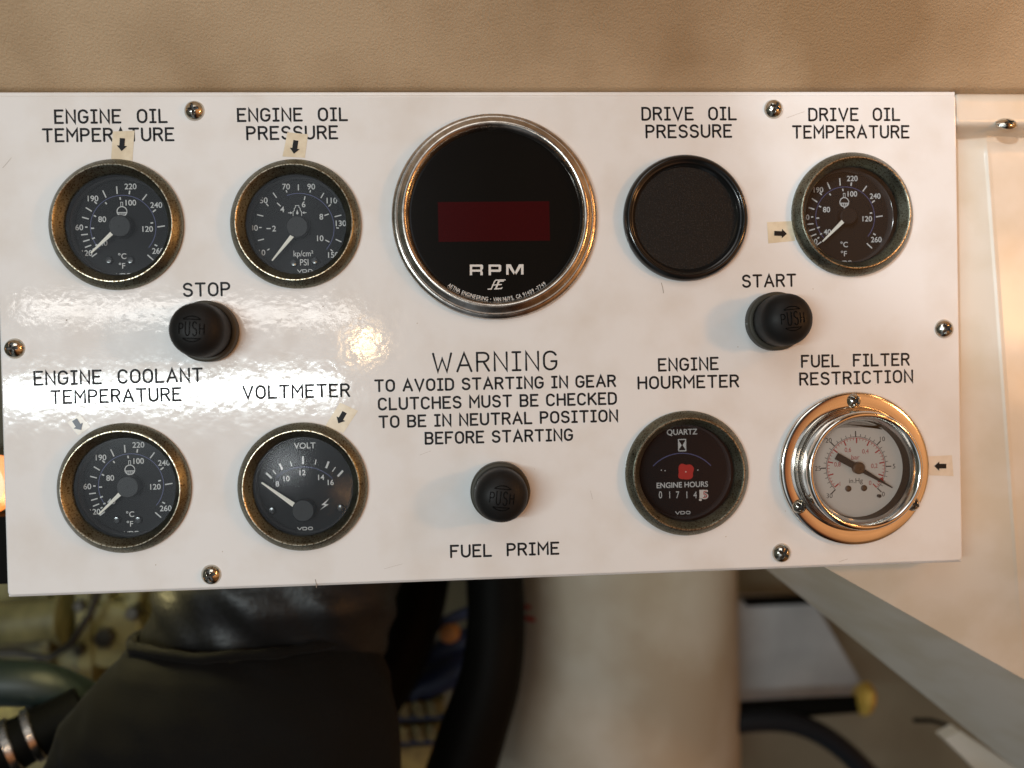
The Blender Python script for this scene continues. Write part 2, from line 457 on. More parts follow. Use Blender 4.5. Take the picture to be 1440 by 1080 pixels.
def engrave(mb, s, left, right, cap, gap=0.30, space=0.52, width=0.80, w=0.06):
    """one line of engraved capitals between two baseline points"""
    L = Vector(left); R = Vector(right)
    x = 0; items = []
    for ch in s:
        if ch == ' ':
            x += space; continue
        gw, st = GL[ch]
        items.append((x, st)); x += gw + gap
    total = x - gap
    ex = (R - L) / total; d = (R - L).normalized(); ey = Vector((-d.y, d.x)) * cap
    k = 0
    for x0, st in items:
        for pl in st:
            pts = [L + ex * (x0 + px) + ey * py for px, py in pl]
            k += 1
            mb.stroke(pts, width, w + 0.004 * (k % 6))

# ------------------------------------------------------------------ the instrument panel
W2, H2 = 456.155 / 2, 229.609 / 2
GAUGES = {'eot': (-174.0, 55.0), 'eop': (-92.6, 54.5), 'dot': (174.1, 56.3), 'cool': (-173.7, -66.4),
          'volt': (-92.4, -68.2), 'hour': (90.2, -67.2)}
TACH = at(696.5, 304, 3)
BLANK = at(965.2, 306, 3)
VAC = at(1201, 658.5, 1)

panel = thing('instrument_panel', 'glossy white steel instrument panel with black engraved lettering', 'panel', (0, 0, 0))

def face_plate():
    cu = bpy.data.curves.new('face_plate', 'CURVE'); cu.dimensions = '2D'; cu.fill_mode = 'BOTH'
    def spl(pts):
        s = cu.splines.new('POLY'); s.points.add(len(pts) - 1); s.use_cyclic_u = True
        for p, q in zip(s.points, pts): p.co = (q[0] * 0.001, q[1] * 0.001, 0, 1)
    i = 1.0
    c = []
    for cx, cy, a in ((W2 - 2, H2 - 2, 0), (-W2 + 2, H2 - 2, 90), (-W2 + 2, -H2 + 2, 180), (W2 - 2, -H2 + 2, 270)):
        c += arc(cx, cy, 2 - i, 2 - i, a, a + 90, 4)
    spl(c)
    holes = [(p, 25.5) for p in GAUGES.values()] + [(VAC, 27)]
    for p, r in holes:
        spl([(p[0] + r * math.cos(2 * PI * k / 64), p[1] + r * math.sin(2 * PI * k / 64)) for k in range(64)])
    cu.extrude = 0.0004; cu.bevel_depth = 0.001; cu.bevel_resolution = 6
    ob = bpy.data.objects.new('face_plate', cu); COL.objects.link(ob)
    ev = ob.evaluated_get(bpy.context.evaluated_depsgraph_get())
    me = bpy.data.meshes.new_from_object(ev)
    bpy.data.objects.remove(ob); bpy.data.curves.remove(cu)
    for v in me.vertices:
        x, y, z = v.co
        v.co = (x, -(z - 0.0014), y)
    bm = bmesh.new(); bm.from_mesh(me)
    bmesh.ops.remove_doubles(bm, verts=bm.verts, dist=1e-6)
    bmesh.ops.recalc_face_normals(bm, faces=bm.faces)
    bm.to_mesh(me); bm.free()
    me.name = 'face_plate'
    me.materials.clear(); me.materials.append(M['panel_paint'])
    me.shade_smooth(); me.set_sharp_from_angle(angle=math.radians(6))
    o = bpy.data.objects.new('face_plate', me); COL.objects.link(o); o.parent = panel
    return o
face_plate()
mb = MB()
t = 1.4
def lip(sg, d):
    global mb
    mb = MB()
    pr = [(H2 - 0.6, -3.2), (H2 - 0.6, -1.0), (H2 + d - 0.9, -0.75), (H2 + d - 0.3, -1.1), (H2 + d, -1.9), (H2 + d, -46), (H2 + d - 1.2, -46), (H2 + d - 1.2, -3.2)]
    n = len(pr)
    vs = [(u, sg * v, w) for u in (-W2 + 0.3, W2 - 0.3) for v, w in pr]
    mb.add(vs, [[i, (i + 1) % n, n + (i + 1) % n, n + i] for i in range(n)] + [list(range(n)), [n + i for i in range(n)]])
    mb.build('return_flange', 'panel_paint', panel, angle=45)
lip(1, 1.9); lip(-1, 0.9)
for s in (-1, 1):
    mb = MB()
    a, b = sorted((s * (W2 - 0.3), s * (W2 - 0.3 - t)))
    mb.box(a, b, -H2 + 2.2, H2 - 2.2, -46, -2.9)
    mb.build('return_flange', 'panel_paint', panel, smooth=False)

LINES = [
    ('engine oil temperature lettering', [('ENGINE  OIL', 77, 174, 235.5, 172.7, 19.5), ('TEMPERATURE', 60, 200, 245, 198.2, 19)]),
    ('engine oil pressure lettering', [('ENGINE  OIL', 334, 171.2, 489, 170, 18.8), ('PRESSURE', 347, 196.9, 475.3, 195.5, 19)]),
    ('drive oil pressure lettering', [('DRIVE  OIL', 902.5, 169.4, 1035.8, 168.9, 18.6), ('PRESSURE', 908.3, 194.4, 1029.3, 193.4, 18.6)]),
    ('drive oil temperature lettering', [('DRIVE  OIL', 1137, 170.2, 1265.7, 169.8, 18.2), ('TEMPERATURE', 1114.2, 194.8, 1278.7, 194.4, 18.2)]),
    ('stop lettering', [('STOP', 257.8, 417.4, 323.8, 416, 19.3)]),
    ('start lettering', [('START', 1043.8, 404.6, 1119.4, 403, 18)]),
    ('engine coolant temperature lettering', [('ENGINE  COOLANT', 48, 542, 285, 537, 20), ('TEMPERATURE', 71.3, 568.2, 255, 563.8, 19.2)]),
    ('voltmeter lettering', [('VOLTMETER', 341.4, 561.4, 492, 558, 18.8)]),
    ('engine hourmeter lettering', [('ENGINE', 925.8, 522.2, 1010.4, 520, 18), ('HOURMETER', 897, 547.4, 1039, 544.5, 17.8)]),
    ('fuel filter restriction lettering', [('FUEL  FILTER', 1126.8, 517, 1279, 514, 17.6), ('RESTRICTION', 1124.4, 542.2, 1283.9, 537.8, 18)]),
    ('fuel prime lettering', [('FUEL  PRIME', 633.5, 784.4, 786.3, 779.6, 17.8)]),
    ('warning lettering', [('WARNING', 608.5, 524, 783.6, 520.4, 27.5), ('TO AVOID STARTING IN GEAR', 527, 551.2, 866, 544, 17.2),
                 ('CLUTCHES MUST BE CHECKED', 532, 577, 867.3, 568.7, 17.4), ('TO BE IN NEUTRAL POSITION', 533, 602, 869, 592.8, 17.2),
                 ('BEFORE STARTING', 597.8, 625, 805.6, 619.7, 17.2)]),
]
for lab, lines in LINES:
    mb = MB()
    for s, x0, y0, x1, y1, cap in lines:
        k = 0.4
        a = Vector(at(x0 + 1, y0 - 1)); b = Vector(at(x1 - 1, y1 - 1))
        c = Vector(at(x0 + 1, y0 - cap + 1))
        wd = 1.0
        engrave(mb, s, a, b, (c - a).length, width=wd)
    o = mb.build('lettering', 'ink', panel, smooth=False)
    o['label'] = 'black ' + lab

for px0, py0, px1, py1, wd in ((443.5, 815, 445, 826, 0.35), (1106, 166, 1131, 157, 0.10), (16, 222, 4, 236, 0.14), (930, 398, 933, 412, 0.30), (590, 640, 606, 634, 0.07), (836, 560, 846, 578, 0.07), (300, 430, 318, 424, 0.08), (540, 800, 566, 793, 0.08), (1180, 790, 1192, 786, 0.12), (830, 690, 833, 702, 0.09)):
    mb = MB(); a = at(px0, py0); b = at(px1, py1)
    m = ((a[0] + b[0]) / 2 + 0.15, (a[1] + b[1]) / 2 + 0.1)
    mb.stroke([a, m, b], wd, 0.05); mb.build('scratch', 'scratch_dirt', panel, smooth=False)

# round head screws with a cross recess
def screw_mesh(r=4.7, h=3.3, rot=0.3, rings=34, seg=120):
    mb = MB(); prof = []
    vs = []; fs = []; rec = set()
    R = (r * r + h * h) / (2 * h)
    cr, sr = math.cos(rot), math.sin(rot)
    for i in range(rings + 1):
        q = r * i / rings
        for k in range(seg):
            a = 2 * PI * k / seg
            x, y = q * math.cos(a), q * math.sin(a)
            w = math.sqrt(max(R * R - q * q, 0)) - (R - h)
            X, Y = x * cr + y * sr, -x * sr + y * cr
            arm = min(max(abs(X) - 0.72, abs(Y) - 2.7), max(abs(Y) - 0.72, abs(X) - 2.7))
            core = math.hypot(X, Y) - 1.1
            d = min(arm, core)
            dep = min(max(-d / 0.22, 0), 1) * (1.7 - 0.45 * q)
            if dep > 0.12: rec.add(len(vs))
            vs.append((x, y, w - max(dep, 0)))
    for i in range(rings):
        for k in range(seg):
            k2 = (k + 1) % seg
            fs.append([i * seg + k, i * seg + k2, (i + 1) * seg + k2, (i + 1) * seg + k])
    mb.add(vs, fs)
    mb.lathe([(r, 0), (r - 0.1, -0.6)], seg)
    mb.recess = rec
    return mb
for i, (px, py) in enumerate(((271.8, 154.3), (1089.5, 152), (18, 490), (1330.3, 462.2), (295.6, 809.2), (1101, 778.6))):
    c = at(px, py, 1.5)
    mb = screw_mesh(rot=(0.25, -0.5, 0.1, 0.75, 0.45, -0.6)[i])
    mb.v = [(x + c[0], y + c[1], w) for x, y, w in mb.v]
    mb.build('screw', 'steel_screw', panel, angle=50, recalc=False)

# ------------------------------------------------------------------ gauges
BEZ = [(30.0, 0.05), (30.1, 1.2), (29.8, 2.2), (28.9, 3.2), (27.4, 5.0), (26.9, 5.45), (26.5, 5.5), (26.1, 5.2), (25.6, 4.5),
       (23.6, 1.7), (23.3, 1.2), (23.2, 0.4), (23.2, -0.4)]
DW = -6.0
def rel(c, px, py, w):
    p = at(px, py, w); return (p[0] - c[0], p[1] - c[1])

SMALL = 'small brass-rimmed gauges'
def small_gauge(name, key, label, cat):
    c = GAUGES[key]
    g = thing(name, label, cat, (c[0], c[1], 0), SMALL)
    mb = MB(); mb.lathe(BEZ, 128); bz = mb.build('bezel', 'bezel', g, angle=60)
    mb = MB(); mb.lathe([(26.95, 5.42), (26.75, 5.62), (26.45, 5.64), (26.2, 5.42)], 128); mb.build('rim_edge', 'rim_edge', bz)
    mb = MB(); mb.lathe([(23.15, 0.3), (23.15, DW - 0.4)], 96)
    mb.lathe([(23.4, -7), (25, -7), (25, -45)], 64, close_last=True)
    cs = mb.build('case', 'can_black', g)
    mb = MB(); mb.lathe([(23.1, -3.4), (22.6, -3.7), (22.1, -4.6), (21.9, DW)], 96); mb.build('dial_ring', 'dial_ring', cs)
    mb = MB(); mb.disc(22.6, DW); d = mb.build('dial', 'dial_black', g, smooth=False)
    mb = MB(); mb.lathe([(23.1, 0.50), (12, 0.50), (0.05, 0.50)], 96, close_last=True)
    mb.build('glass', 'glass', g, smooth=False)
    return g, d, c

def ticks(mb, c, lst, wd, w=DW + 0.08):
    for x0, y0, x1, y1 in lst:
        mb.bar(rel(c, x0, y0, DW), rel(c, x1, y1, DW), wd, wd, w)

def dial_text(mb, c, s, px, py, h, bold=0.012, **k):
    mb.text(s, rel(c, px, py, DW), h, DW + 0.08, bold=bold, **k)

def ring_arc(mb, c, r, a0, a1, wd, w, n=60):
    pts = [(c[0] + r * math.cos(math.radians(a0 + (a1 - a0) * i / n)), c[1] + r * math.sin(math.radians(a0 + (a1 - a0) * i / n))) for i in range(n + 1)]
    mb.stroke(pts, wd, w)

def hub(parent, c, r0, h):
    mb = MB()
    mb.lathe([(r0, DW + 0.1), (r0, h - 0.5), (r0 - 0.5, h), (0.35, h - 0.05), (0.3, h - 0.3)], 64, c=c, close_last=True)
    return mb.build('hub', 'hub_black', parent)

def dial_screws(d, c, pts):
    for px, py in pts:
        p = rel(c, px, py, DW)
        mb = MB(); mb.lathe([(2.0, DW + 0.05), (1.95, DW + 0.8), (1.4, DW + 1.3), (0.05, DW + 1.45)], 24, c=p, close_last=True)
        mb.bar((p[0] - 1.2, p[1] - 0.5), (p[0] + 1.2, p[1] + 0.5), 0.4, 0.4, DW + 1.4, 0.12)
        mb.build('dial_screw', 'gloss_black', d)

def needle(g, c, tail, tip, w, wd0=1.9, wd1=0.7):
    mb = MB(); mb.bar(tail, tip, wd0, wd1, w, 0.35)
    return mb.build('needle', 'cream_needle', g, smooth=False)

def vdo(mb, p, width, h=1.25, w=DW + 0.08):
    # extended maker's lettering
    u = width / 3.7; x = p[0] - width / 2; y = p[1] - h / 2; t = 0.34
    mb.stroke([(x, y + h), (x + 0.5 * u, y), (x + u, y + h)], t, w)
    x += 1.3 * u
    mb.stroke([(x, y), (x, y + h), (x + 0.75 * u, y + h), (x + u, y + 0.7 * h), (x + u, y + 0.3 * h), (x + 0.75 * u, y), (x, y)], t, w + 0.01)
    x += 1.4 * u
    mb.stroke([(x + 0.2 * u, y), (x, y + 0.3 * h), (x, y + 0.7 * h), (x + 0.2 * u, y + h), (x + 0.8 * u, y + h), (x + u, y + 0.7 * h),
               (x + u, y + 0.3 * h), (x + 0.8 * u, y), (x + 0.2 * u, y)], t, w + 0.02)

# temperature dials: layout in mm from the dial centre, shared by three gauges
K = 0.0595
def tz(x, y): return ((x - 487) * K, -(y - 545) * K)
def temp_dial(d, off):
    ox, oy = off
    def T(x, y):
        p = tz(x, y); return (p[0] + ox, p[1] + oy)
    w = DW + 0.08
    mb = MB()
    for a in ((445, 220, 448, 280), (338, 252, 362, 308), (205, 385, 250, 415), (175, 460, 225, 475), (163, 599, 215, 594), (177, 651, 227, 637),
              (190, 698, 238, 680), (675, 285, 640, 330), (750, 543, 808, 535), (668, 762, 712, 804), (240, 772, 280, 744)):
        mb.bar(T(a[0], a[1]), T(a[2], a[3]), 0.55, 0.55, w)
    for a in ((545, 255, 540, 283), (272, 338, 290, 356), (196, 538, 214, 538), (742, 406, 718, 424), (745, 693, 725, 682), (247, 716, 262, 708),
              (270, 683, 286, 676), (246, 631, 268, 622), (240, 548, 264, 548), (264, 447, 282, 457), (355, 345, 366, 360), (468, 306, 472, 326), (698, 513, 718, 509)):
        mb.bar(T(a[0], a[1]), T(a[2], a[3]), 0.62, 0.62, w)
    for s, x, y in (('220', 552, 222), ('240', 746, 370), ('260', 750, 732), ('190', 262, 314), ('160', 140, 540), ('120', 205, 742),
                    ('100', 551, 350), ('80', 328, 478), ('120', 675, 558), ('40', 332, 664)):
        mb.text(s, T(x, y), 2.55, w, bold=0.012)
    mb.text('\u00b0C', T(474, 770), 2.5, w, bold=0.008); mb.text('\u00b0F', T(470, 846), 2.5, w, bold=0.008)
    vdo(mb, T(480, 918), 6.6)
    mb.build('markings', 'white_print', d, smooth=False)
    # thermometer emblem
    mb = MB(); p = T(481, 418)
    ring_arc(mb, p, 2.25, 0, 360, 0.42, w, 40)
    mb.bar((p[0] - 2.1, p[1] - 0.5), (p[0] + 2.1, p[1] - 0.5), 0.35, 0.35, w + 0.01)
    for i in range(4):
        x = p[0] - 1.35 + 0.9 * i
        mb.bar((x, p[1] - 0.7), (x, p[1] - 1.9), 0.38, 0.38, w + 0.02)
    mb.stroke([(p[0] - 0.45, p[1] + 2.3), (p[0] - 0.45, p[1] + 4.3), (p[0] + 0.45, p[1] + 4.3), (p[0] + 0.45, p[1] + 2.3)], 0.26, w + 0.03)
    mb.bar((p[0] - 0.3, p[1] - 2.75), (p[0] + 0.3, p[1] - 2.75), 0.5, 0.5, w)
    mb.build('emblem', 'white_print', d, smooth=False)
    mb = MB(); ring_arc(mb, T(487, 542), 14.95, -40, 222, 0.30, w - 0.04); mb.build('scale_arc', 'blue_print', d, smooth=False)
    return T

def temp_gauge(name, key, label, off=(0, 0), screws=None, hubr=5.2):
    g, d, c = small_gauge(name, key, label, 'gauge')
    T = temp_dial(d, off)
    if screws: dial_screws(d, c, screws)
    n = needle(g, c, T(440, 585), T(262, 752), -2.6)
    hub(n, T(487, 545), hubr, -1.9)
    return g

temp_gauge('temperature_gauge', 'eot', 'brass-rimmed temperature gauge below the ENGINE OIL TEMPERATURE lettering', screws=((154, 366), (184, 366)))
temp_gauge('temperature_gauge', 'cool', 'brass-rimmed temperature gauge below the ENGINE COOLANT TEMPERATURE lettering', screws=((165, 731), (195, 731)))
temp_gauge('temperature_gauge', 'dot', 'brass-rimmed temperature gauge with brown-tinged face below DRIVE OIL TEMPERATURE', hubr=4.2)

# oil pressure gauge
g, d, c = small_gauge('pressure_gauge', 'eop', 'brass-rimmed PSI gauge below the ENGINE OIL PRESSURE lettering', 'gauge')
S = 3.373
def Z(x, y): return (250 + x / S, 100 + y / S)
mb = MB()
ticks(mb, c, [(*Z(452, 577), *Z(469, 601)), (*Z(376, 681), *Z(406, 688)), (*Z(380, 804), *Z(409, 797)), (*Z(572, 537), *Z(572, 566)),
              (*Z(693, 578), *Z(679, 602)), (*Z(744, 691), *Z(776, 683)), (*Z(749, 798), *Z(776, 810))], 0.5)
ticks(mb, c, [(*Z(420, 629), *Z(430, 640)), (*Z(386, 742), *Z(398, 742)), (*Z(514, 565), *Z(518, 576)), (*Z(630, 565), *Z(627, 576)), (*Z(726, 632), *Z(715, 642)),
              (*Z(752, 743), *Z(764, 745)), (*Z(735, 855), *Z(725, 846)), (*Z(425, 850), *Z(435, 843)), (*Z(421, 747), *Z(441, 747)), (*Z(471, 625), *Z(488, 641)),
              (*Z(604, 594), *Z(600, 612)), (*Z(696, 685), *Z(716, 678)), (*Z(700, 801), *Z(719, 811))], 0.5)
for s, x, y in (('10', 400, 861), ('30', 362, 744), ('50', 408, 613), ('70', 514, 548), ('90', 633, 548), ('110', 731, 614), ('130', 774, 722), ('150', 738, 872),
                ('2', 457, 747), ('4', 496, 656), ('6', 597, 632), ('8', 681, 691), ('10', 676, 793)):
    dial_text(mb, c, s, *Z(x, y), 2.6)
dial_text(mb, c, 'kp/cm\u00b2', *Z(596, 865), 2.7, bold=0.004, stretch=0.86)
dial_text(mb, c, 'PSI', *Z(600, 907), 2.9, bold=0.004, stretch=0.86)
vdo(mb, rel(c, *Z(603, 948), DW), 6.8)
mb.build('markings', 'white_print', d, smooth=False)
mb = MB(); w = DW + 0.08; p = rel(c, *Z(567, 668), DW)
mb.stroke([(p[0] + a, p[1] + b) for a, b in ((-2, -1.8), (-2, 0.2), (-1.4, 0.6), (-1.4, 1.6), (-0.8, 2.2), (-0.8, 3), (0.8, 3), (0.8, 2.2), (1.4, 1.6), (1.4, 0.6), (2, 0.2), (2, -1.8))], 0.3, w)
for s in (-1, 1):
    mb.bar((p[0] + s * 4.3, p[1] - 0.4), (p[0] + s * 2.9, p[1] - 0.4), 0.35, 0.35, w)
    mb.bar((p[0] + s * 3.3, p[1] - 0.4), (p[0] + s * 2.3, p[1] - 0.4), 1.2, 0.1, w + 0.01)
mb.add([(p[0] - 0.6, p[1] - 0.7, w), (p[0], p[1] - 1.3, w), (p[0] + 0.6, p[1] - 0.7, w), (p[0], p[1] + 1.1, w)], [[0, 1, 2, 3]])
mb.build('emblem', 'white_print', d, smooth=False)
mb = MB(); ring_arc(mb, rel(c, *Z(578, 742), DW), 16.2, -40, 110, 0.30, w - 0.04); mb.build('scale_arc', 'blue_print', d, smooth=False)
dial_screws(d, c, (Z(552, 910), Z(652, 900)))
n = needle(g, c, rel(c, *Z(545, 780), -2.6), rel(c, *Z(448, 899), -2.6), -2.6, 1.9, 0.6)
hub(n, rel(c, *Z(565, 737), -1.9), 5.2, -1.9)

# voltmeter
g, d, c = small_gauge('voltmeter', 'volt', 'brass-rimmed voltmeter with VOLT on its face below the VOLTMETER lettering', 'gauge')
S = 5.684
def Z(x, y): return (330 + x / S, 590 + y / S)
mb = MB()
ticks(mb, c, [(*Z(252, 427), *Z(296, 468)), (*Z(358, 352), *Z(382, 400)), (*Z(546, 292), *Z(546, 356)), (*Z(752, 335), *Z(731, 388)), (*Z(866, 408), *Z(824, 454))], 0.95)
ticks(mb, c, [(*Z(305, 405), *Z(331, 437)), (*Z(444, 333), *Z(457, 372)), (*Z(651, 319), *Z(643, 360)), (*Z(806, 380), *Z(781, 416))], 0.42)
for s, x, y in (('8', 342, 514), ('10', 415, 472), ('12', 543, 424), ('14', 692, 462), ('16', 768, 502)):
    dial_text(mb, c, s, *Z(x, y), 2.45, bold=0.016)
dial_text(mb, c, 'VOLT', *Z(560, 208), 2.7, width=10.2, bold=0.016)
vdo(mb, rel(c, *Z(563, 871), DW), 7.0)
mb.build('markings', 'white_print', d, smooth=False)
mb = MB()
q = [rel(c, *Z(x, y), DW) for x, y in ((758, 628), (693, 682), (722, 686), (682, 722), (752, 678), (722, 674))]
mb.add([(x, y, DW + 0.08) for x, y in q], [[0, 1, 2, 5], [2, 3, 4, 5]]); mb.build('emblem', 'white_print', d, smooth=False)
mb = MB()
a = rel(c, *Z(330, 465), DW); b = rel(c, *Z(545, 378), DW); e = rel(c, *Z(780, 470), DW)
def arc3(a, b, e, n=30):
    # circle through three points
    (x1, y1), (x2, y2), (x3, y3) = a, b, e
    D = 2 * (x1 * (y2 - y3) + x2 * (y3 - y1) + x3 * (y1 - y2))
    ux = ((x1 ** 2 + y1 ** 2) * (y2 - y3) + (x2 ** 2 + y2 ** 2) * (y3 - y1) + (x3 ** 2 + y3 ** 2) * (y1 - y2)) / D
    uy = ((x1 ** 2 + y1 ** 2) * (x3 - x2) + (x2 ** 2 + y2 ** 2) * (x1 - x3) + (x3 ** 2 + y3 ** 2) * (x2 - x1)) / D
    r = math.hypot(x1 - ux, y1 - uy); a0 = math.atan2(y1 - uy, x1 - ux); a1 = math.atan2(y3 - uy, x3 - ux)
    return (ux, uy), r, a0, a1
cc, r, a0, a1 = arc3(a, b, e)
ring_arc(mb, cc, r, math.degrees(a0), math.degrees(a1), 0.3, DW + 0.04, 30); mb.build('scale_arc', 'blue_print', d, smooth=False)
dial_screws(d, c, (Z(300, 728), Z(850, 706)))
n = needle(g, c, rel(c, *Z(500, 700), -2.6), rel(c, *Z(216, 503), -2.6), -2.6, 2.3, 0.7)
hub(n, rel(c, *Z(545, 730), -1.6), 5.3, -1.6)

# hourmeter
g, d, c = small_gauge('hourmeter', 'hour', 'brass-rimmed quartz hourmeter with a red flower blot on its face', 'gauge')
S = 6.0
def Z(x, y): return (880 + x / S, 575 + y / S)
mb = MB()
dial_text(mb, c, 'QUARTZ', *Z(475, 194), 2.65, width=15.2, bold=0.014)
dial_text(mb, c, 'ENGINE HOURS', *Z(477, 640), 2.55, width=25.6, bold=0.016)
vdo(mb, rel(c, *Z(481, 876), DW), 7.2)
for s, x in (('0', 292), ('1', 370), ('7', 437), ('1', 515), ('4', 585)):
    dial_text(mb, c, s, *Z(x, 725), 3.4, stretch=0.72, bold=0.0)
p = rel(c, *Z(475, 306), DW)
mb.stroke([(p[0] - 1.8, p[1] - 2.8), (p[0] + 1.8, p[1] - 2.8), (p[0] + 1.8, p[1] + 2.8), (p[0] - 1.8, p[1] + 2.8), (p[0] - 1.8, p[1] - 2.8)], 0.45, DW + 0.08)
for s in (-1, 1):
    mb.add([(p[0] + s * 1.5, p[1] - 2.0, DW + 0.09), (p[0] + s * 1.5, p[1] + 2.0, DW + 0.09), (p[0] + s * 0.25, p[1], DW + 0.09)], [[0, 1, 2]])
for x, y in ((300, 517), (331, 521), (608, 516)):
    q = rel(c, *Z(x, y), DW); mb.disc(0.28, DW + 0.08, q, 10)
mb.build('markings', 'white_print', d, smooth=False)
mb = MB()
cc, r, a0, a1 = arc3(rel(c, *Z(232, 481), DW), rel(c, *Z(475, 374), DW), rel(c, *Z(716, 478), DW))
ring_arc(mb, cc, r, math.degrees(a0), math.degrees(a1), 0.42, DW + 0.06, 30); mb.build('scale_arc', 'blue_print', d, smooth=False)
mb = MB(); p = rel(c, *Z(505, 530), DW)
n = 72; pts = []
for k in range(n):
    a = 2 * PI * k / n
    rr = 4.0 * (1 + 0.11 * math.cos(4 * (a - PI / 4 + 0.1)) + 0.03 * math.sin(3 * a + 1) + 0.02 * math.sin(7 * a))
    pts.append((p[0] + rr * math.cos(a), p[1] + rr * math.sin(a)))
mb.prism(pts, DW + 0.1, DW + 0.35); o = mb.build('flower_disc', 'poppy', d, smooth=False)
mb = MB(); mb.disc(0.3, DW + 0.4, p, 12); mb.build('centre_dot', 'cream_needle', g, smooth=False)
mb = MB(); a = rel(c, *Z(622, 756), DW); b = rel(c, *Z(662, 682), DW)
mb.box(a[0], b[0], a[1], b[1], DW + 0.05, DW + 0.12)
a = rel(c, *Z(618, 776), DW); b = rel(c, *Z(640, 760), DW); mb.box(a[0], b[0], a[1], b[1], DW + 0.05, DW + 0.1)
mb.build('counter_wheel', 'counter_white', d, smooth=False)
mb = MB(); mb.text('5', rel(c, *Z(668, 722), DW), 3.9, DW + 0.2, bold=0.05, stretch=1.15); mb.build('counter_digit', 'counter_white', d, smooth=False)
mb = MB(); mb.text('5', rel(c, *Z(668, 722), DW), 3.5, DW + 0.26, bold=-0.005, stretch=1.1); mb.build('counter_digit', 'red_print', d, smooth=False)

# tachometer
g = thing('tachometer', 'large round tachometer with a dark red digital window and RPM lettering', 'gauge', (*TACH, 0))
mb = MB()
mb.lathe([(48.4, 0.05), (48.6, 1.5), (48.2, 2.6), (47.0, 3.2), (46.5, 3.3), (46.3, 3.9), (45.9, 5.2), (45.1, 6.0), (44.4, 6.2), (44.0, 6.7), (43.1, 7.2),
          (42.2, 7.2), (41.5, 6.7), (40.8, 5.6), (40.4, 4.6), (40.1, 3.0)], 160)
mb.build('bezel', 'satin_chrome', g, angle=50)
TW = 3.4
mb = MB(); mb.lathe([(40.15, TW), (39.4, TW + 0.02), (0.05, TW + 0.02)], 128, close_last=True); d = mb.build('dial', 'tach_face', g, smooth=False)
def rt(px, py): return rel(TACH, px, py, TW)
a = rt(616.8, 340.2); b = rt(772.3, 283)
mb = MB(); mb.box(a[0], b[0], a[1], b[1], TW + 0.03, TW + 0.12); mb.build('display_window', 'red_window', d, smooth=False)
mb = MB(); w = TW + 0.1
# extended capitals as solid pieces
def poly(pts):
    mb.add([(x, y, w) for x, y in pts], [list(range(len(pts)))])
S = 8.47
def Y(x, y): return rt(620 + x / S, 350 + y / S)
def quad(*pp): poly([Y(*p) for p in pp])
quad((345, 187), (372, 187), (372, 314), (345, 314)); quad((372, 187), (490, 187), (490, 212), (372, 212)); quad((372, 247), (490, 247), (490, 272), (372, 272))
quad((470, 212), (490, 212), (490, 247), (470, 247)); quad((490, 187), (502, 198), (502, 238), (490, 247)); quad((470, 272), (499, 272), (499, 314), (470, 314))
quad((568, 187), (596, 187), (596, 314), (568, 314)); quad((596, 187), (702, 187), (702, 212), (596, 212)); quad((596, 247), (702, 247), (702, 274), (596, 274))
quad((688, 212), (702, 212), (702, 247), (688, 247)); quad((702, 187), (718, 200), (718, 260), (702, 274))
quad((778, 184), (806, 184), (806, 308), (778, 308)); quad((955, 184), (984, 184), (984, 306), (955, 306))
quad((806, 184), (832, 184), (896, 306), (868, 306), (806, 215)); quad((955, 184), (930, 184), (868, 306), (896, 306), (955, 215))
mb.build('markings', 'white_print', d, smooth=False)
mb = MB()
# slanted maker's monogram
for k, pl in enumerate(([(562, 480), (600, 478), (640, 385), (655, 372), (765, 370)], [(655, 478), (690, 400), (700, 385), (745, 384)], [(640, 478), (720, 472)],
           [(615, 432), (720, 424)], [(690, 372), (650, 478)], [(720, 472), (728, 462)])):
    mb.stroke([Y(*p) for p in pl], 0.50, TW + 0.1 + 0.01 * k)
mb.build('emblem', 'white_print', d, smooth=False)
mb = MB()
cc, r, a0, a1 = arc3(Y(92, 425), Y(640, 600), Y(1245, 405))
s = 'AETNA ENGINEERING \u00b7 VAN NUYS, CA 91409 -7749'
n = len(s)
adv = {' ': 0.6, 'I': 0.5, '\u00b7': 0.6, ',': 0.45, '-': 0.6, '1': 0.8, 'M': 1.15, 'N': 1.05, 'G': 1.08}
pos = []; x = 0
for ch in s:
    aw = adv.get(ch, 0.95); pos.append(x + aw / 2); x += aw
if a1 < a0: a1 += 2 * PI
for ch, q in zip(s, pos):
    if ch == ' ': continue
    a = a0 + (a1 - a0) * q / x
    p = (cc[0] + r * math.cos(a), cc[1] + r * math.sin(a))
    if ch in '\u00b7': mb.disc(0.22, TW + 0.1, p, 8); continue
    if ch == '-': mb.bar((p[0] - 0.25, p[1] - 0.1), (p[0] + 0.25, p[1] + 0.1), 0.25, 0.25, TW + 0.1); continue
    if ch == ',': mb.bar((p[0], p[1] - 0.7), (p[0] - 0.2, p[1] - 1.3), 0.3, 0.2, TW + 0.1); continue
    mb.text(ch, p, 1.75, TW + 0.1, bold=0.008, rot=a + PI / 2, stretch=0.74)
mb.build('maker_lettering', 'white_print', d, smooth=False)

# blanking cover
g = thing('blanking_cover', 'black round cover plate below the DRIVE OIL PRESSURE lettering', 'cover', (*BLANK, 0))
mb = MB()
mb.lathe([(30.0, 0.05), (30.2, 2.2), (29.7, 3.6), (28.6, 4.7), (27.8, 4.9), (27.3, 4.7), (26.8, 3.9), (26.4, 3.7), (25.9, 3.6), (25.4, 2.6), (24.6, 1.7), (24.3, 1.4)], 128)
mb.build('bezel', 'gloss_black', g, angle=50)
mb = MB(); mb.disc(24.5, 1.5); mb.build('plate', 'grain_black', g, smooth=False)

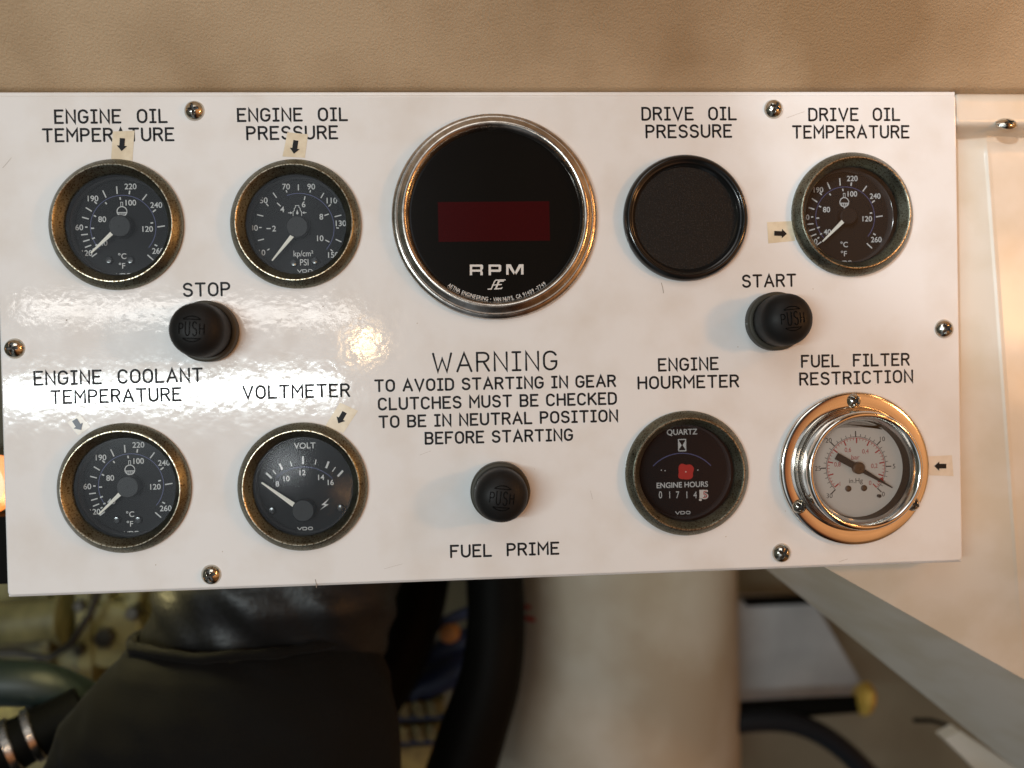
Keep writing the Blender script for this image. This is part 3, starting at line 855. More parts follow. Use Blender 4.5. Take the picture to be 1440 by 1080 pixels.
# fuel filter vacuum gauge
g = thing('vacuum_gauge', 'chrome flanged vacuum gauge with pale dial below the FUEL FILTER RESTRICTION lettering', 'gauge', (*VAC, 0))
mb = MB()
mb.lathe([(37.0, 0.05), (37.4, 0.8), (37.3, 1.9), (36.9, 2.5), (36.2, 2.85), (35.0, 2.95), (33.0, 3.0), (31.0, 2.98), (30.2, 2.85), (29.6, 2.3), (29.1, 1.2), (28.6, 0.9)], 160)
fl = mb.build('flange', 'chrome', g, angle=60)
for ang in (91, 212, 327):
    p = (33.6 * math.cos(math.radians(ang)), 33.0 * math.sin(math.radians(ang)))
    s = screw_mesh(3.6, 2.6, ang * 0.7, 24, 72)
    s.v = [(x * 1 + p[0], y + p[1], w + 2.7) for x, y, w in s.v]
    s.build('screw', 'steel_screw', fl, angle=50, recalc=False)
mb = MB()
mb.lathe([(28.6, 0.9), (28.6, 5.0), (28.55, 10.6), (28.3, 11.8), (27.7, 12.7), (26.9, 13.1), (26.2, 13.0), (25.5, 12.3), (24.2, 9.6), (23.7, 8.4)], 160)
mb.build('bezel', 'chrome', g, angle=60)
VW = 2.6
mb = MB(); mb.lathe([(23.72, 8.6), (23.6, VW - 0.3)], 96); mb.build('case', 'can_black', g)
mb = MB(); mb.disc(23.55, VW); d = mb.build('dial', 'vacuum_dial', g, smooth=False)
mb = MB(); mb.lathe([(23.7, 8.6), (0.05, 8.6)], 96, close_last=True); mb.build('glass', 'glass', g, smooth=False)
S = 4.8
def Z(x, y): return rel(VAC, 1095 + x / S, 545 + y / S, VW)
dc = Z(522, 538)
k2 = 1 / S * (EYE.z - VW) / FPX
R1 = 208 * k2
def pol(r, a): return (dc[0] + r * math.cos(math.radians(a)), dc[1] + r * math.sin(math.radians(a)))
mb = MB(); mr = MB(); w = VW + 0.08
ring_arc(mb, dc, R1 + 0.35, -45, 225, 0.22, w, 80); ring_arc(mr, dc, R1 - 0.25, -45, 221, 0.26, w, 80)
for i in range(31):
    a = -45 + 9 * i
    L = 40 * k2 if i % 5 == 0 else 20 * k2
    mb.bar(pol(R1 + 0.3, a), pol(R1 + 0.3 + L, a), 0.55 if i % 5 == 0 else 0.26, 0.55 if i % 5 == 0 else 0.26, w + 0.01)
    if i % 5 == 0 and i != 15:
        mb.text(str(i), pol(R1 + 64 * k2, a), 2.2, w)
for i in range(41):
    a = -45 + 266 * i / 40
    big = i % 4 == 0
    mr.bar(pol(R1 - 0.3, a), pol(R1 - 0.3 - (36 if big else 15) * k2, a), 0.62 if big else 0.26, 0.62 if big else 0.26, w + 0.02)
for s, x, y in (('0,2', 645, 528), ('0,4', 585, 430), ('0,6', 467, 420), ('0,8', 396, 518), ('1', 413, 650), ('0', 617, 643)):
    mr.text(s, Z(x, y), 2.1, w, stretch=0.9)
mr.text('bar', Z(518, 470), 2.2, w)
mr.add([(*Z(660, 622), w + 0.03), (*Z(700, 605), w + 0.03), (*Z(710, 632), w + 0.03), (*Z(672, 640), w + 0.03)], [[0, 1, 2, 3]])
mb.text('in.Hg', Z(521, 628), 2.3, w)
for x, y in ((468, 682), (574, 678)):
    ms = MB(); ms.lathe([(1.5, w), (1.5, w + 0.4), (0.9, w + 0.7), (0.05, w + 0.75)], 20, c=Z(x, y), close_last=True); ms.build('dial_screw', 'brown_hub', d)
ms = MB(); ms.lathe([(0.8, w), (0.8, w + 1.5), (0.05, w + 1.6)], 16, c=Z(672, 730), close_last=True); ms.build('stop_pin', 'black_print', d)
mb.build('markings', 'black_print', d, smooth=False); mr.build('red_markings', 'red_print', d, smooth=False)
# trapped air above the fluid level
mb = MB(); pts = [Z(385, 272), Z(470, 268), Z(600, 270), Z(705, 262)]
hh = 10.3
top = []
a0 = math.atan2(pts[-1][1], pts[-1][0]); a1 = math.atan2(pts[0][1], pts[0][0])
for i in range(14):
    a = a0 + (a1 - a0) * i / 13; top.append((22.9 * math.cos(a), 22.9 * math.sin(a)))
mb.prism(pts + top, VW + 0.1, VW + 1.0); mb.build('fluid_line', 'grey_bubble', d, smooth=False)
def Zn(x, y): return rel(VAC, 1095 + x / S, 545 + y / S, 5.2)
mb = MB(); A = Zn(390, 462); B = Zn(537, 543); C = Zn(767, 676)
mb.bar(A, B, 3.4, 3.0, 5.0, 0.4); mb.bar(B, C, 2.4, 0.5, 5.0, 0.4)
n = mb.build('needle', 'black_print', g, smooth=False)
mb = MB(); mb.lathe([(2.9, 4.4), (2.9, 6.2), (2.3, 6.7), (0.8, 6.7), (0.7, 6.4)], 40, c=B, close_last=True); mb.build('hub', 'brown_hub', n)

# ------------------------------------------------------------------ push buttons
def push_button(px, py, label, rot=0.0, tilt=(0, 0)):
    c = at(px, py, 0)
    b = thing('push_button', label, 'button', (*c, 0), 'black rubber push buttons')
    mb = MB(); mb.lathe([(13.7, 0.05), (14.1, 0.6), (14.1, 4.8), (13.8, 5.5), (13.2, 5.8), (12.2, 5.7), (11.8, 5.0)], 80)
    mb.build('collar', 'collar', b, angle=50)
    prof = [(11.2, 4.6), (11.8, 5.2), (12.15, 6.2), (12.3, 9), (12.2, 15.6), (11.9, 17.2), (11.2, 18.8), (10.0, 20.3), (8.4, 21.6), (6.2, 22.6), (3.5, 23.2), (0.05, 23.4)]
    def shape(r):
        pr = prof[4:]
        for (r0, w0), (r1, w1) in zip(pr, pr[1:]):
            if r1 <= r <= r0: return w0 + (w1 - w0) * (r0 - r) / (r0 - r1)
        return 23.35
    mb = MB(); mb.lathe(prof, 80, close_last=True)
    cap = mb.build('cap', 'rubber', b, angle=60)
    mb = MB(); cr, sr = math.cos(rot), math.sin(rot)
    def tube2(pts, rad=0.19):
        pts = [p for i, p in enumerate(pts) if i == 0 or math.dist(p, pts[i - 1]) > 0.05]
        path = []
        for (x0, y0), (x1, y1) in zip(pts, pts[1:]):
            for i in range(4): path.append((x0 + (x1 - x0) * i / 4, y0 + (y1 - y0) * i / 4))
        path.append(pts[-1])
        path = [(x * cr - y * sr, x * sr + y * cr) for x, y in path]
        mb.tube([(x, y, shape(math.hypot(x, y)) + 0.16) for x, y in path], rad, 8)
    tube2(arc(0, 0, 5.6, 5.6, 47, 133, 10)); tube2([(-3.6, 4.15), (3.6, 4.15)])
    tube2(arc(0, 0, 5.6, 5.6, 227, 313, 10)); tube2([(-3.6, -4.15), (3.6, -4.15)])
    for ch, x0, wd, hh in (('P', -5.4, 1.8, 4.6), ('U', -2.55, 1.8, 6.2), ('S', 0.5, 1.8, 6.2), ('H', 3.5, 1.8, 4.6)):
        gw, st = GL[ch]
        for pl in st:
            tube2([(x0 + q / gw * wd, (yy - 0.5) * hh) for q, yy in pl], 0.20)
    mb.build('lettering', 'emboss_shade', cap, angle=60)
    return b
push_button(294, 466.5, 'black rubber push button below the STOP lettering', -0.05)
push_button(1087, 452.6, 'black rubber push button below the START lettering', 0.08)
push_button(703, 690, 'black rubber push button above the FUEL PRIME lettering', -0.12)

# ------------------------------------------------------------------ arrow tape markers
def marker(corners, tail, tip, label, material='tape', w=0.12, aw=2.3, hw=4.6, ink='ink'):
    q = [at(*p) for p in corners]
    cx = sum(p[0] for p in q) / 4; cy = sum(p[1] for p in q) / 4
    s = thing('arrow_sticker', label, 'sticker', (cx, cy, 0), 'arrow stickers')
    mb = MB(); n = 6
    vs = []; fs = []
    for j in range(n + 1):
        for i in range(n + 1):
            a, b = i / n, j / n
            x = (q[0][0] * (1 - a) + q[1][0] * a) * (1 - b) + (q[3][0] * (1 - a) + q[2][0] * a) * b
            y = (q[0][1] * (1 - a) + q[1][1] * a) * (1 - b) + (q[3][1] * (1 - a) + q[2][1] * a) * b
            vs.append((x - cx, y - cy, w + 0.05 * noise.noise((x * 0.3, y * 0.3, 3))))
    for j in range(n):
        for i in range(n):
            fs.append([j * (n + 1) + i, j * (n + 1) + i + 1, (j + 1) * (n + 1) + i + 1, (j + 1) * (n + 1) + i])
    mb.add(vs, fs)
    mb.build('tape', material, s)
    a = Vector(at(*tail)) - Vector((cx, cy)); b = Vector(at(*tip)) - Vector((cx, cy))
    d = (b - a).normalized(); nn = Vector((-d.y, d.x)); L = (b - a).length; h = 2.5
    m = b - d * h
    pts = [a + nn * aw / 2, m + nn * aw / 2, m + nn * hw / 2, b, m - nn * hw / 2, m - nn * aw / 2, a - nn * aw / 2]
    mb = MB(); mb.add([(p.x, p.y, w + 0.16) for p in pts], [[0, 1, 5, 6], [1, 2, 3, 4, 5]])
    mb.build('arrow', ink, s, smooth=False)
    return s
marker(((158.8, 185), (189.3, 183.8), (186.3, 226), (156.3, 224)), (172.5, 194.5), (171.3, 212.7), 'cream tape with a black down arrow covering part of ENGINE OIL TEMPERATURE')
marker(((404.2, 186), (433.2, 189), (428.8, 222), (397.3, 220)), (416.3, 197.6), (413.5, 216.4), 'cream tape with a black down arrow covering part of ENGINE OIL PRESSURE')
marker(((1078.4, 312.5), (1114.8, 311), (1118, 338.6), (1080.2, 342.4)), (1088.5, 328.2), (1106.3, 328.9), 'cream tape with a black arrow pointing right at the drive oil temperature gauge')
marker(((95, 594), (112.8, 582.8), (127.6, 600.3), (110, 612.4)), (105, 590.2), (114.6, 604.6), 'clear tape with a dark slanted arrow at the coolant temperature gauge', 'clear_tape', aw=2.5, hw=5.0, ink='faded_ink')
marker(((477.9, 566), (503.4, 577.6), (482.7, 609), (457.3, 599)), (484.8, 579.5), (475.8, 595.3), 'cream tape with a black slanted arrow at the rim of the voltmeter')
marker(((1303, 641.8), (1338.4, 640), (1340.7, 669.6), (1304, 668.2)), (1330.4, 655.4), (1313.5, 655.4), 'tape with a black arrow pointing left at the chrome vacuum gauge', 'tan_tape')

# ------------------------------------------------------------------ overhead beam above the panel
def grid_mesh(nu, nv, fn):
    mb = MB(); vs = []; fs = []
    for j in range(nv + 1):
        for i in range(nu + 1):
            vs.append(fn(i / nu, j / nv))
    for j in range(nv):
        for i in range(nu):
            fs.append([j * (nu + 1) + i, j * (nu + 1) + i + 1, (j + 1) * (nu + 1) + i + 1, (j + 1) * (nu + 1) + i])
    mb.add(vs, fs); return mb
prof = [(250, -90), (190, -90), (120.5, -90), (118.2, -60), (117.6, -12), (117.6, -7), (117.9, -4), (118.7, -2), (120.2, -0.4), (122.5, 1.6), (127, 5.6), (140, 18), (160, 38), (185, 64), (250, 130)]
def beam(a, b):
    k = b * (len(prof) - 1); i = min(int(k), len(prof) - 2); f = k - i
    v = prof[i][0] * (1 - f) + prof[i + 1][0] * f; w = prof[i][1] * (1 - f) + prof[i + 1][1] * f
    u = -420 + 860 * a
    return (u, v + 0.5 * noise.noise((u * 0.01, 0, 1)), w + 0.8 * noise.noise((u * 0.012, v * 0.03, 5)))
mb = grid_mesh(60, (len(prof) - 1) * 3, beam)
tag(mb.build('overhead_beam', 'tan_paint', None, (0, 117, 0), angle=60), 'tan textured beam running above the white panel', 'beam')

# ------------------------------------------------------------------ white cabinet on the right
cab = thing('side_cabinet', 'white painted metal cabinet wall beside and below the panel end', 'cabinet', (240, 0, -20))
def smooth(a, b, x):
    t = min(max((x - a) / (b - a), 0), 1); return t * t * (3 - 2 * t)
DL0, DL1 = (1130, 781), (1470, 972)          # lower slanting edge in the photo
def cab_pt(a, b):
    # a across from behind the panel to the outside, b from top to bottom
    crease = 1388 + (121 + b * 819 - 205) * 0.072
    if a < 0.45: px = 1120 + (crease - 7 - 1120) * a / 0.45
    elif a < 0.55: px = crease - 7 + 14 * (a - 0.45) / 0.10
    else: px = crease + 7 + (2700 - crease - 7) * (a - 0.55) / 0.45
    ylow = DL0[1] + (DL1[1] - DL0[1]) * (px - DL0[0]) / (DL1[0] - DL0[0])
    ytop = 121 + 11 * (1 - smooth(1344, 1376, px))
    py = ytop + (ylow - ytop) * b
    k = min(max((px - 1346) / (crease - 1346), 0), 1)
    rd = max(0.0, 1 - abs(px - crease) / 5.0)
    w = -16 + (4.5 * k ** 1.4 + 0.3 * rd) * smooth(186, 215, py) * (1 - smooth(700, 900, py) * 0.7)
    w -= 24 * smooth(720, 1000, py) ** 1.2
    fl = smooth(172, 196, py) * 0 + (1 - smooth(172, 196, py)) * smooth(1330, 1346, px)
    w = w * (1 - fl) + (-4 - 10 * (1 - smooth(118, 140, py))) * fl
    w += 0.5 * noise.noise((px * 0.012, py * 0.012, 0)) * 1.5
    u, v = at(px, py, w)
    return (u, v, w)
mb = MB()
nu, nv = 200, 150
g2 = grid_mesh(nu, nv, cab_pt)
cp = g2.build('side_panel', 'cabinet_paint', cab, angle=60)
cp.location = -P(240, 0, -20)
def ret_pt(a, b):
    px = 1060 + (2700 - 1060) * a
    y0 = DL0[1] + (DL1[1] - DL0[1]) * (px - DL0[0]) / (DL1[0] - DL0[0])
    w0 = cab_pt(min(max((px - 1120) / 1580, 0), 1), 1)[2] - 0.4 if px < 0 else -16 - 24 * smooth(720, 1000, y0) ** 1.2 - 0.5
    p0 = Vector((*at(px, y0, w0), w0))
    qx = px - 40
    p1 = Vector((*at(qx, 806 + (qx - 1085) * 0.80, w0 - 85), w0 - 85))
    return tuple(p0 * (1 - b) + p1 * b)
g3 = grid_mesh(40, 10, ret_pt); rp = g3.build('return_flange', 'cabinet_paint', cab, angle=60); rp.location = -P(240, 0, -20)
c = at(1419, 172, -2)
s = screw_mesh(5.6, 2.6, 0.2)
s.v = [(x + c[0] - 240, y * 0.62 + c[1], w - 3.6 + 20 - 0.35 * y) for x, y, w in s.v]
s.build('screw', 'steel_screw', cab, angle=50, recalc=False)

# ------------------------------------------------------------------ things below and behind the panel
def tank():
    w0 = -330
    l = at(690, 950, w0); r = at(1062, 950, w0)
    R = (r[0] - l[0]) / 2; cu = (l[0] + r[0]) / 2
    mb = MB(); seg = 96; vs = []; fs = []
    rows = [(60, R), (-40, R), (-120, R), (-200, R), (-300, R), (-420, R)]
    for v, rr in rows:
        for k in range(seg):
            a = 2 * PI * k / seg
            vs.append((cu + rr * math.cos(a), v, w0 - 60 + rr * 0.9 * math.sin(a)))
    for i in range(len(rows) - 1):
        for k in range(seg):
            k2 = (k + 1) % seg; fs.append([i * seg + k, i * seg + k2, (i + 1) * seg + k2, (i + 1) * seg + k])
    fs.append(list(range(seg))); fs.append([(len(rows) - 1) * seg + k for k in range(seg)])
    mb.add(vs, fs)
    t = thing('cylindrical_tank', 'upright beige grey cylinder standing behind the black hose', 'tank', (cu, -420, w0 - 60))
    b = mb.build('shell', 'tank_paint', t); b.location = -P(cu, -420, w0 - 60)
    # red print near the left edge
    mk = MB()
    for i, (x0, y0, x1, y1) in enumerate(((728, 838, 741, 837), (728, 853, 747, 852))):
        p0 = at(x0, y0, w0 - 20); p1 = at(x1, y1, w0 - 20)
        pts = []
        for j in range(5):
            u = p0[0] + (p1[0] - p0[0]) * j / 4; v = p0[1] + (p1[1] - p0[1]) * j / 4
            pts.append((u, v, w0 - 60 + 0.9 * math.sqrt(max(R * R - (u - cu) ** 2, 0)) + 0.6))
        for (a, b2) in zip(pts, pts[1:]):
            mk.add([(a[0], a[1] - 2.0, a[2]), (b2[0], b2[1] - 2.0, b2[2]), (b2[0], b2[1] + 2.0, b2[2]), (a[0], a[1] + 2.0, a[2])], [[0, 1, 2, 3]])
    m = mk.build('red_print', 'red_print', t); m.location = -P(cu, -420, w0 - 60)
tank()

def hose(name, pts, rads, material, label, cat, seg=20):
    """pts: (px, py, w) along the middle; radius in mm"""
    path = [Vector((*at(x, y, w), w)) for x, y, w in pts]
    # smooth with a Catmull-Rom curve
    out = []; rr = []
    n = len(path)
    for i in range(n - 1):
        p0 = path[max(i - 1, 0)]; p1 = path[i]; p2 = path[i + 1]; p3 = path[min(i + 2, n - 1)]
        for j in range(8):
            t = j / 8
            out.append(0.5 * ((2 * p1) + (p2 - p0) * t + (2 * p0 - 5 * p1 + 4 * p2 - p3) * t * t + (3 * p1 - p0 - 3 * p2 + p3) * t ** 3))
            rr.append(rads[i] + (rads[i + 1] - rads[i]) * t)
    out.append(path[-1]); rr.append(rads[-1])
    mb = MB(); mb.tube(out, rr, seg)
    o = mb.build(name, material, None, tuple(path[-1]))
    if label: tag(o, label, cat)
    return o

hose('rubber_hose', [(705, 700, -260), (696, 790, -250), (698, 870, -240), (690, 950, -230), (665, 1030, -225), (640, 1110, -220)], [23, 23, 23, 24, 26, 27],
     'black_hose', 'thick black hose hanging in front of the grey cylinder', 'hose')
hose('rubber_hose', [(606, 740, -290), (596, 820, -285), (580, 880, -280), (550, 950, -275), (510, 1010, -270)], [20, 21, 22, 22, 22],
     'black_hose', 'black hose half hidden behind the right side of the lagged sleeve', 'hose')
hose('green_hose', [(-160, 985, -150), (-60, 958, -155), (0, 960, -155), (60, 965, -160), (115, 988, -170), (200, 1040, -190)], [14.5] * 6,
     'green_hose', 'dark green hose passing under the engine casting', 'hose')

# black lagging sleeve
def loft(rows, seg=96, wr=0.55, wfront=-70, amp=1.2, seed=0, fold=0.0):
    """rows: (py, pxl, pxr) silhouette; elliptic sections whose front stays near wfront"""
    vs = []; fs = []
    for j, (py, xl, xr, *dw) in enumerate(rows):
        dd = dw[0] if dw else 0
        wm = wfront - 60 + dd
        l = at(xl, py, wm); r = at(xr, py, wm)
        cu = (l[0] + r[0]) / 2; R = (r[0] - l[0]) / 2; v = (l[1] + r[1]) / 2
        for k in range(seg):
            a = 2 * PI * k / seg
            x = R * math.cos(a); z = R * wr * math.sin(a)
            p = Vector((cu + x, v, wm + z))
            q = noise.noise((p.x * 0.02 + seed, p.y * 0.03, p.z * 0.02)) * amp
            q += noise.noise((p.x * 0.05 + p.y * 0.045 + seed, p.y * 0.03 - p.x * 0.012, p.z * 0.05)) * fold
            p += Vector((math.cos(a), 0, math.sin(a))) * q
            vs.append(p)
    n = len(rows)
    for i in range(n - 1):
        for k in range(seg):
            k2 = (k + 1) % seg; fs.append([i * seg + k, i * seg + k2, (i + 1) * seg + k2, (i + 1) * seg + k])
    mb = MB(); mb.add(vs, fs); return mb

def densify(rows, n=5):
    out = []
    for a, b in zip(rows, rows[1:]):
        for j in range(n):
            t = j / n; out.append(tuple(x + (y - x) * t for x, y in zip(a, b)))
    out.append(rows[-1]); return out
og = Vector((-110, -230, -120))
lag = thing('lagged_pipe', 'pipe elbow wrapped in a black padded cover with a folded hem', 'pipe', tuple(og))
mb = loft(densify([(740, 236, 575, -10), (790, 224, 569, -6), (840, 212, 562, -4), (880, 203, 551, -6), (910, 205, 543, -10), (950, 225, 530, -20)]), amp=3.0, seed=4, fold=5.0)
o = mb.build('upper_sleeve', 'black_leather', lag, angle=80); o.location = -P(*og)
mb = loft(densify([(897, 214, 478, -8), (893, 200, 494, -4), (895, 191, 504, 0), (900, 184, 512, 2), (910, 172, 519, 4), (924, 156, 527, 6), (963, 122, 545, 10), (1002, 93, 553, 14),
                   (1044, 75, 560, 16), (1100, 45, 566, 18), (1200, 20, 570, 18)]), amp=3.0, seed=9, fold=3.2)
o = mb.build('lower_sleeve', 'fabric', lag, angle=80); o.location = -P(*og)
mb = MB(); l = at(188, 898, -127); r = at(508, 898, -127); cu, R, v = (l[0] + r[0]) / 2, (r[0] - l[0]) / 2, l[1]
ring = []
for k in range(97):
    a = 2 * PI * k / 96
    q = 1.6 * noise.noise((math.cos(a) * 3, math.sin(a) * 3, 2))
    ring.append((cu + (R + q) * math.cos(a), v + 2.5 * noise.noise((math.cos(a) * 2.2, math.sin(a) * 2.2, 7)), -127 + (R * 0.55 + q) * math.sin(a)))
mb.tube(ring, [3.0 + 0.9 * noise.noise((k * 0.35, 0, 4)) for k in range(97)], 14)
o = mb.build('hem', 'fabric', lag, angle=80); o.location = -P(*og)

# engine casting, far left
ew = -330
def eng():
    o = Vector((*at(60, 900, ew), ew))
    t = thing('engine_block', 'olive yellow engine casting seen below the left end of the panel', 'engine', tuple(o))
    mb = MB()
    a = at(-400, 1200, ew); b = at(420, 640, ew)
    mb.box(a[0], b[0], a[1], b[1], ew - 200, ew - 25)
    x = mb.build('block', 'engine_paint', t, smooth=False); x.location = -P(*o)
    mb = MB()
    def blob(px, py, r, h, hole=0):
        c = at(px, py, ew)
        pr = [(r + 2, ew - 26), (r, ew - 20), (r, ew - 25 + h), (r - 3, ew - 22 + h)]
        if hole: pr += [(hole + 1, ew - 22 + h), (hole, ew - 24 + h), (hole - 1, ew - 22), (0.05, ew - 22)]
        else: pr += [(0.05, ew - 22 + h)]
        mb.lathe(pr, 40, c=c, close_last=True)
    blob(146, 898, 30, 16, 0); blob(160, 838, 20, 12, 9)
    x = mb.build('boss', 'engine_paint', t, angle=40); x.location = -P(*o)
    c = at(146, 898, ew)
    mb = MB(); mb.lathe([(9, ew - 8), (9, ew + 1), (8, ew + 2), (0.05, ew + 2)], 6, c=c, close_last=True)
    x = mb.build('bolt', 'dark_steel', t, smooth=False); x.location = -P(*o)
    for bx, by, br in ((112, 852, 5), (112, 915, 5), (45, 940, 5), (112, 960, 5), (186, 862, 6)):
        c = at(bx, by, ew + 2)
        mb = MB(); mb.lathe([(br, ew - 8), (br, ew + 4), (br - 0.8, ew + 5), (0.05, ew + 5)], 6, c=c, close_last=True)
        x = mb.build('bolt', 'dark_steel', t, smooth=False); x.location = -P(*o)
    mb = MB(); mb.tube([Vector((*at(q, y, ew + 14), ew + 14)) for q, y in ((-60, 925), (20, 918), (70, 925), (100, 905), (128, 860), (150, 800))], 3.2, 12)
    x = mb.build('fuel_line', 'dark_steel', t); x.location = -P(*o)
    mb = MB()
    y = [at(q, 872 + 0.1 * (90 - q), ew) for q in (-120, -20, 78, 80, 88, 90)]
    mb.tube([(p[0], p[1], ew - 8) for p in y], [19, 19, 19, 23, 23, 21], 32)
    x = mb.build('cylinder', 'engine_paint', t, angle=40); x.location = -P(*o)
    mb = MB()
    for px in (112, 45):
        c = [at(px, y, ew) for y in (760, 830, 900, 960, 1020)]
        mb.box(c[0][0] - (6 if px == 112 else 4), c[0][0] + (6 if px == 112 else 4), c[-1][1], c[0][1], ew - 25, ew - (2 if px == 112 else 14))
    x = mb.build('rib', 'engine_paint', t, smooth=False); x.location = -P(*o)
eng()

# hose coupling and yellow fitting, lower left corner
def coupling():
    w0 = -130
    p0 = Vector((*at(95, 1016, w0), w0 - 20)); p1 = Vector((*at(-40, 1075, w0), w0 + 10))
    t = thing('hose_coupling', 'dark pipe coupling with bright clamp rings in the lower left corner', 'coupling', tuple(p0))
    mb = MB(); mb.tube([p0, p0.lerp(p1, 0.3), p0.lerp(p1, 0.6), p1], [15, 15.5, 16, 16], 28); x = mb.build('hose', 'black_hose', t); x.location = -P(*p0)
    for f, r in ((0.42, 17.6), (0.60, 18.0)):
        mb = MB(); d = (p1 - p0).normalized() * 2.6; q = p0.lerp(p1, f)
        mb.tube([q - d, q - d * 0.7, q + d * 0.7, q + d], [r - 1, r, r, r - 1], 32); x = mb.build('clamp_ring', 'satin_chrome', t); x.location = -P(*p0)
coupling()
def fitting():
    w0 = -230
    o = Vector((*at(15, 1010, w0), w0))
    t = thing('yellow_valve', 'yellow valve body between the green hose and the coupling', 'valve', tuple(o))
    mb = MB(); a = at(-60, 1062, w0); b = at(34, 985, w0)
    mb.box(a[0], b[0], a[1], b[1], w0 - 30, w0); x = mb.build('body', 'yellow_plastic', t, smooth=False); x.location = -P(*o)
    mb = MB(); mb.lathe([(13, w0 - 10), (13, w0 + 8), (11, w0 + 10), (0.05, w0 + 10)], 6, c=at(52, 1010, w0), close_last=True)
    x = mb.build('hex_nut', 'yellow_plastic', t, smooth=False); x.location = -P(*o)
fitting()

# wiring and terminals between the sleeve and the hose
def loom():
    w0 = -300
    for k, (pts, r, lab) in enumerate((
        ([(520, 985, w0), (580, 968, w0), (640, 945, w0 + 5), (700, 930, w0)], 13, 'thick blue cable, lowest of the three between sleeve and hose'),
        ([(540, 960, w0 - 20), (600, 930, w0 - 20), (650, 905, w0 - 20), (710, 880, w0 - 20)], 12, 'thick blue cable running above the lowest one between sleeve and hose'),
        ([(590, 890, w0 - 10), (640, 868, w0 - 10), (690, 848, w0 - 10)], 5, 'thin dark blue cable, uppermost between sleeve and hose'))):
        o = hose('blue_cable', pts, [r] * len(pts), 'blue_cable', lab, 'cable'); o['group'] = 'blue cables below the panel'
    for k, py in enumerate((996, 1030)):
        o3 = Vector((*at(582, py, w0 + 10), w0 + 10))
        t = thing('terminal_strip', ('yellow toothed terminal strip just below the blue cables', 'yellow toothed terminal strip, lower one beside the black sleeve')[k], 'terminal strip', tuple(o3), 'yellow terminal strips')
        mb = MB(); mb.box(-26, 26, -5.5, 5.5, -14, 0)
        mb.build('base', 'yellow_plastic', t, smooth=False)
        for i in range(4):
            mb = MB(); mb.prism([(-23 + i * 12, -4), (-15 + i * 12, -5), (-17 + i * 12, 7), (-21 + i * 12, 8)], 0.1, 7)
            mb.build('tooth', 'yellow_plastic', t, smooth=False)
        mb = MB(); mb.box(-26, 26, -10, -5.6, -14, 2); mb.build('blue_rail', 'blue_cable', t, smooth=False)
    o3 = Vector((*at(632, 892, w0), w0))
    mb = MB(); mb.lathe([(9, -12), (9, 2), (7, 6), (0.05, 7)], 24, close_last=True, squash=0.8)
    mb.v = [(x + o3.x, y + o3.y, w + o3.z) for x, y, w in mb.v]
    tag(mb.build('orange_cap', 'orange_plastic', None, tuple(o3)), 'small orange cap among the blue cables', 'cap')
    o3 = Vector((*at(598, 1085, w0), w0))
    mb = MB(); a = at(548, 1150, w0); b = at(606, 1050, w0); mb.box(a[0], b[0], a[1], b[1], w0 - 30, w0)
    tag(mb.build('yellow_bracket', 'yellow_plastic', None, tuple(o3), smooth=False), 'pale yellow bracket below the lower terminal strip', 'bracket')
loom()

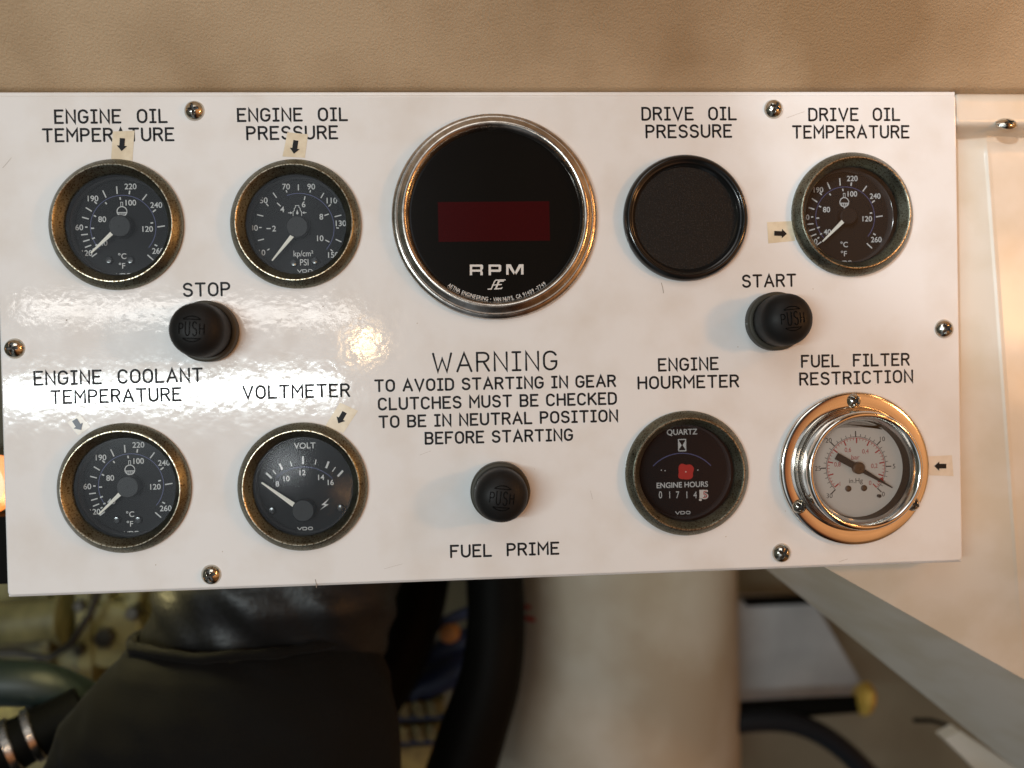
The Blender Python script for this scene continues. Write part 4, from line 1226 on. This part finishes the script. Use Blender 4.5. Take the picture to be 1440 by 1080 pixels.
# right hand recess
rw = -420
def recess():
    w0 = rw
    mb = MB(); a = at(1072, 985, w0); b = at(1185, 846, w0); o3 = (a[0], a[1], w0)
    pts = [at(1020, 992, w0), at(1186, 992, w0), at(1212, 962, w0), at(1176, 900, w0), at(1146, 848, w0), at(1020, 846, w0)]
    mb.prism(pts, w0 - 30, w0)
    tag(mb.build('grey_box', 'blue_grey', None, o3, smooth=False), 'blue grey box behind the yellow tipped black hose', 'box')
    mb = MB(); a = at(1050, 852, w0 + 6); b = at(1142, 842, w0 + 6); mb.box(a[0], b[0], a[1], b[1], w0 - 10, w0 + 8)
    tag(mb.build('dark_bracket', 'black_hose', None, (a[0], a[1], w0), smooth=False), 'thin dark bracket along the top of the blue grey box', 'bracket')
    # capped hose
    p0 = Vector((*at(1040, 1000, w0 + 60), w0 + 60)); p1 = Vector((*at(1205, 990, w0 + 60), w0 + 60))
    t = thing('capped_hose', 'black hose ending in a yellow nut right of the grey cylinder', 'hose', tuple(p0))
    mb = MB(); mb.tube([p0, p0.lerp(p1, 0.5), p1], [9, 9, 8], 20); x = mb.build('hose', 'black_hose', t); x.location = -P(*p0)
    c = Vector((*at(1214, 982, w0 + 60), w0 + 60))
    mb = MB(); d = Vector((1, -0.25, 0.2)).normalized() * 8
    mb.tube([c - d, c - d * 0.3, c + d * 0.3, c + d], [10, 16, 17, 12], 8); x = mb.build('nut', 'brass', t, smooth=False); x.location = -P(*p0)
    hose('drain_hose', [(1000, 1020, w0 + 70), (1085, 1013, w0 + 70), (1140, 1025, w0 + 72), (1190, 1058, w0 + 76), (1240, 1110, w0 + 80)], [10, 10, 10, 10, 10],
         'blue_black_hose', 'black hose curving down to the right below the yellow nut', 'hose')
    # pale cover strip and slot
    mb = MB(); z = -190
    mb.prism([at(1329, 1040, z), at(1350, 1028, z), at(1440, 1088, z), at(1470, 1140, z), at(1400, 1110, z)], z - 12, z)
    p = at(1380, 1070, z)
    tag(mb.build('cover_strip', 'cabinet_paint', None, (p[0], p[1], z), smooth=False), 'pale slanted cover strip at the bottom right', 'strip')
    mb = MB(); z = -300
    mb.tube([Vector((*at(1285, 1013, z), z)), Vector((*at(1310, 1013, z), z)), Vector((*at(1332, 1020, z), z))], 2.0, 10)  # thin black tube added to stand in for a dark slit
    p = at(1308, 1013, z)
    tag(mb.build('dark_slit', 'black_hose', None, (p[0], p[1], z)), 'small dark clip on the wall above the pale strip', 'slit')
recess()

# hull side behind everything
mb = MB()
mb.add([(-1500, -900, -560), (1500, -900, -520), (1500, 700, -520), (-1500, 700, -560)], [[0, 1, 2, 3]])
mb.add([(-1500, -900, -575), (1500, -900, -535), (1500, 700, -535), (-1500, 700, -575)], [[0, 1, 2, 3]])
tag(mb.build('hull_wall', 'hull_paint', None, (0, -900, -550), smooth=False), 'dim grey green hull wall at the back of the engine space', 'wall')

# orange lit lamp peeping past the panel's left edge
p = Vector((*at(-14, 680, -60), -60))
t = thing('work_lamp', 'orange glowing lamp with black body behind the panel left edge', 'lamp', tuple(p))
mb = MB(); mb.lathe([(13, -8), (14.5, 0), (12, 8), (6, 11), (0.05, 12)], 32, close_last=True, squash=1.1); mb.build('lens', 'lamp_glow', t)
mb = MB(); mb.box(-16, 14, -52, -16.5, -14, 8); mb.build('body', 'black_hose', t, smooth=False)
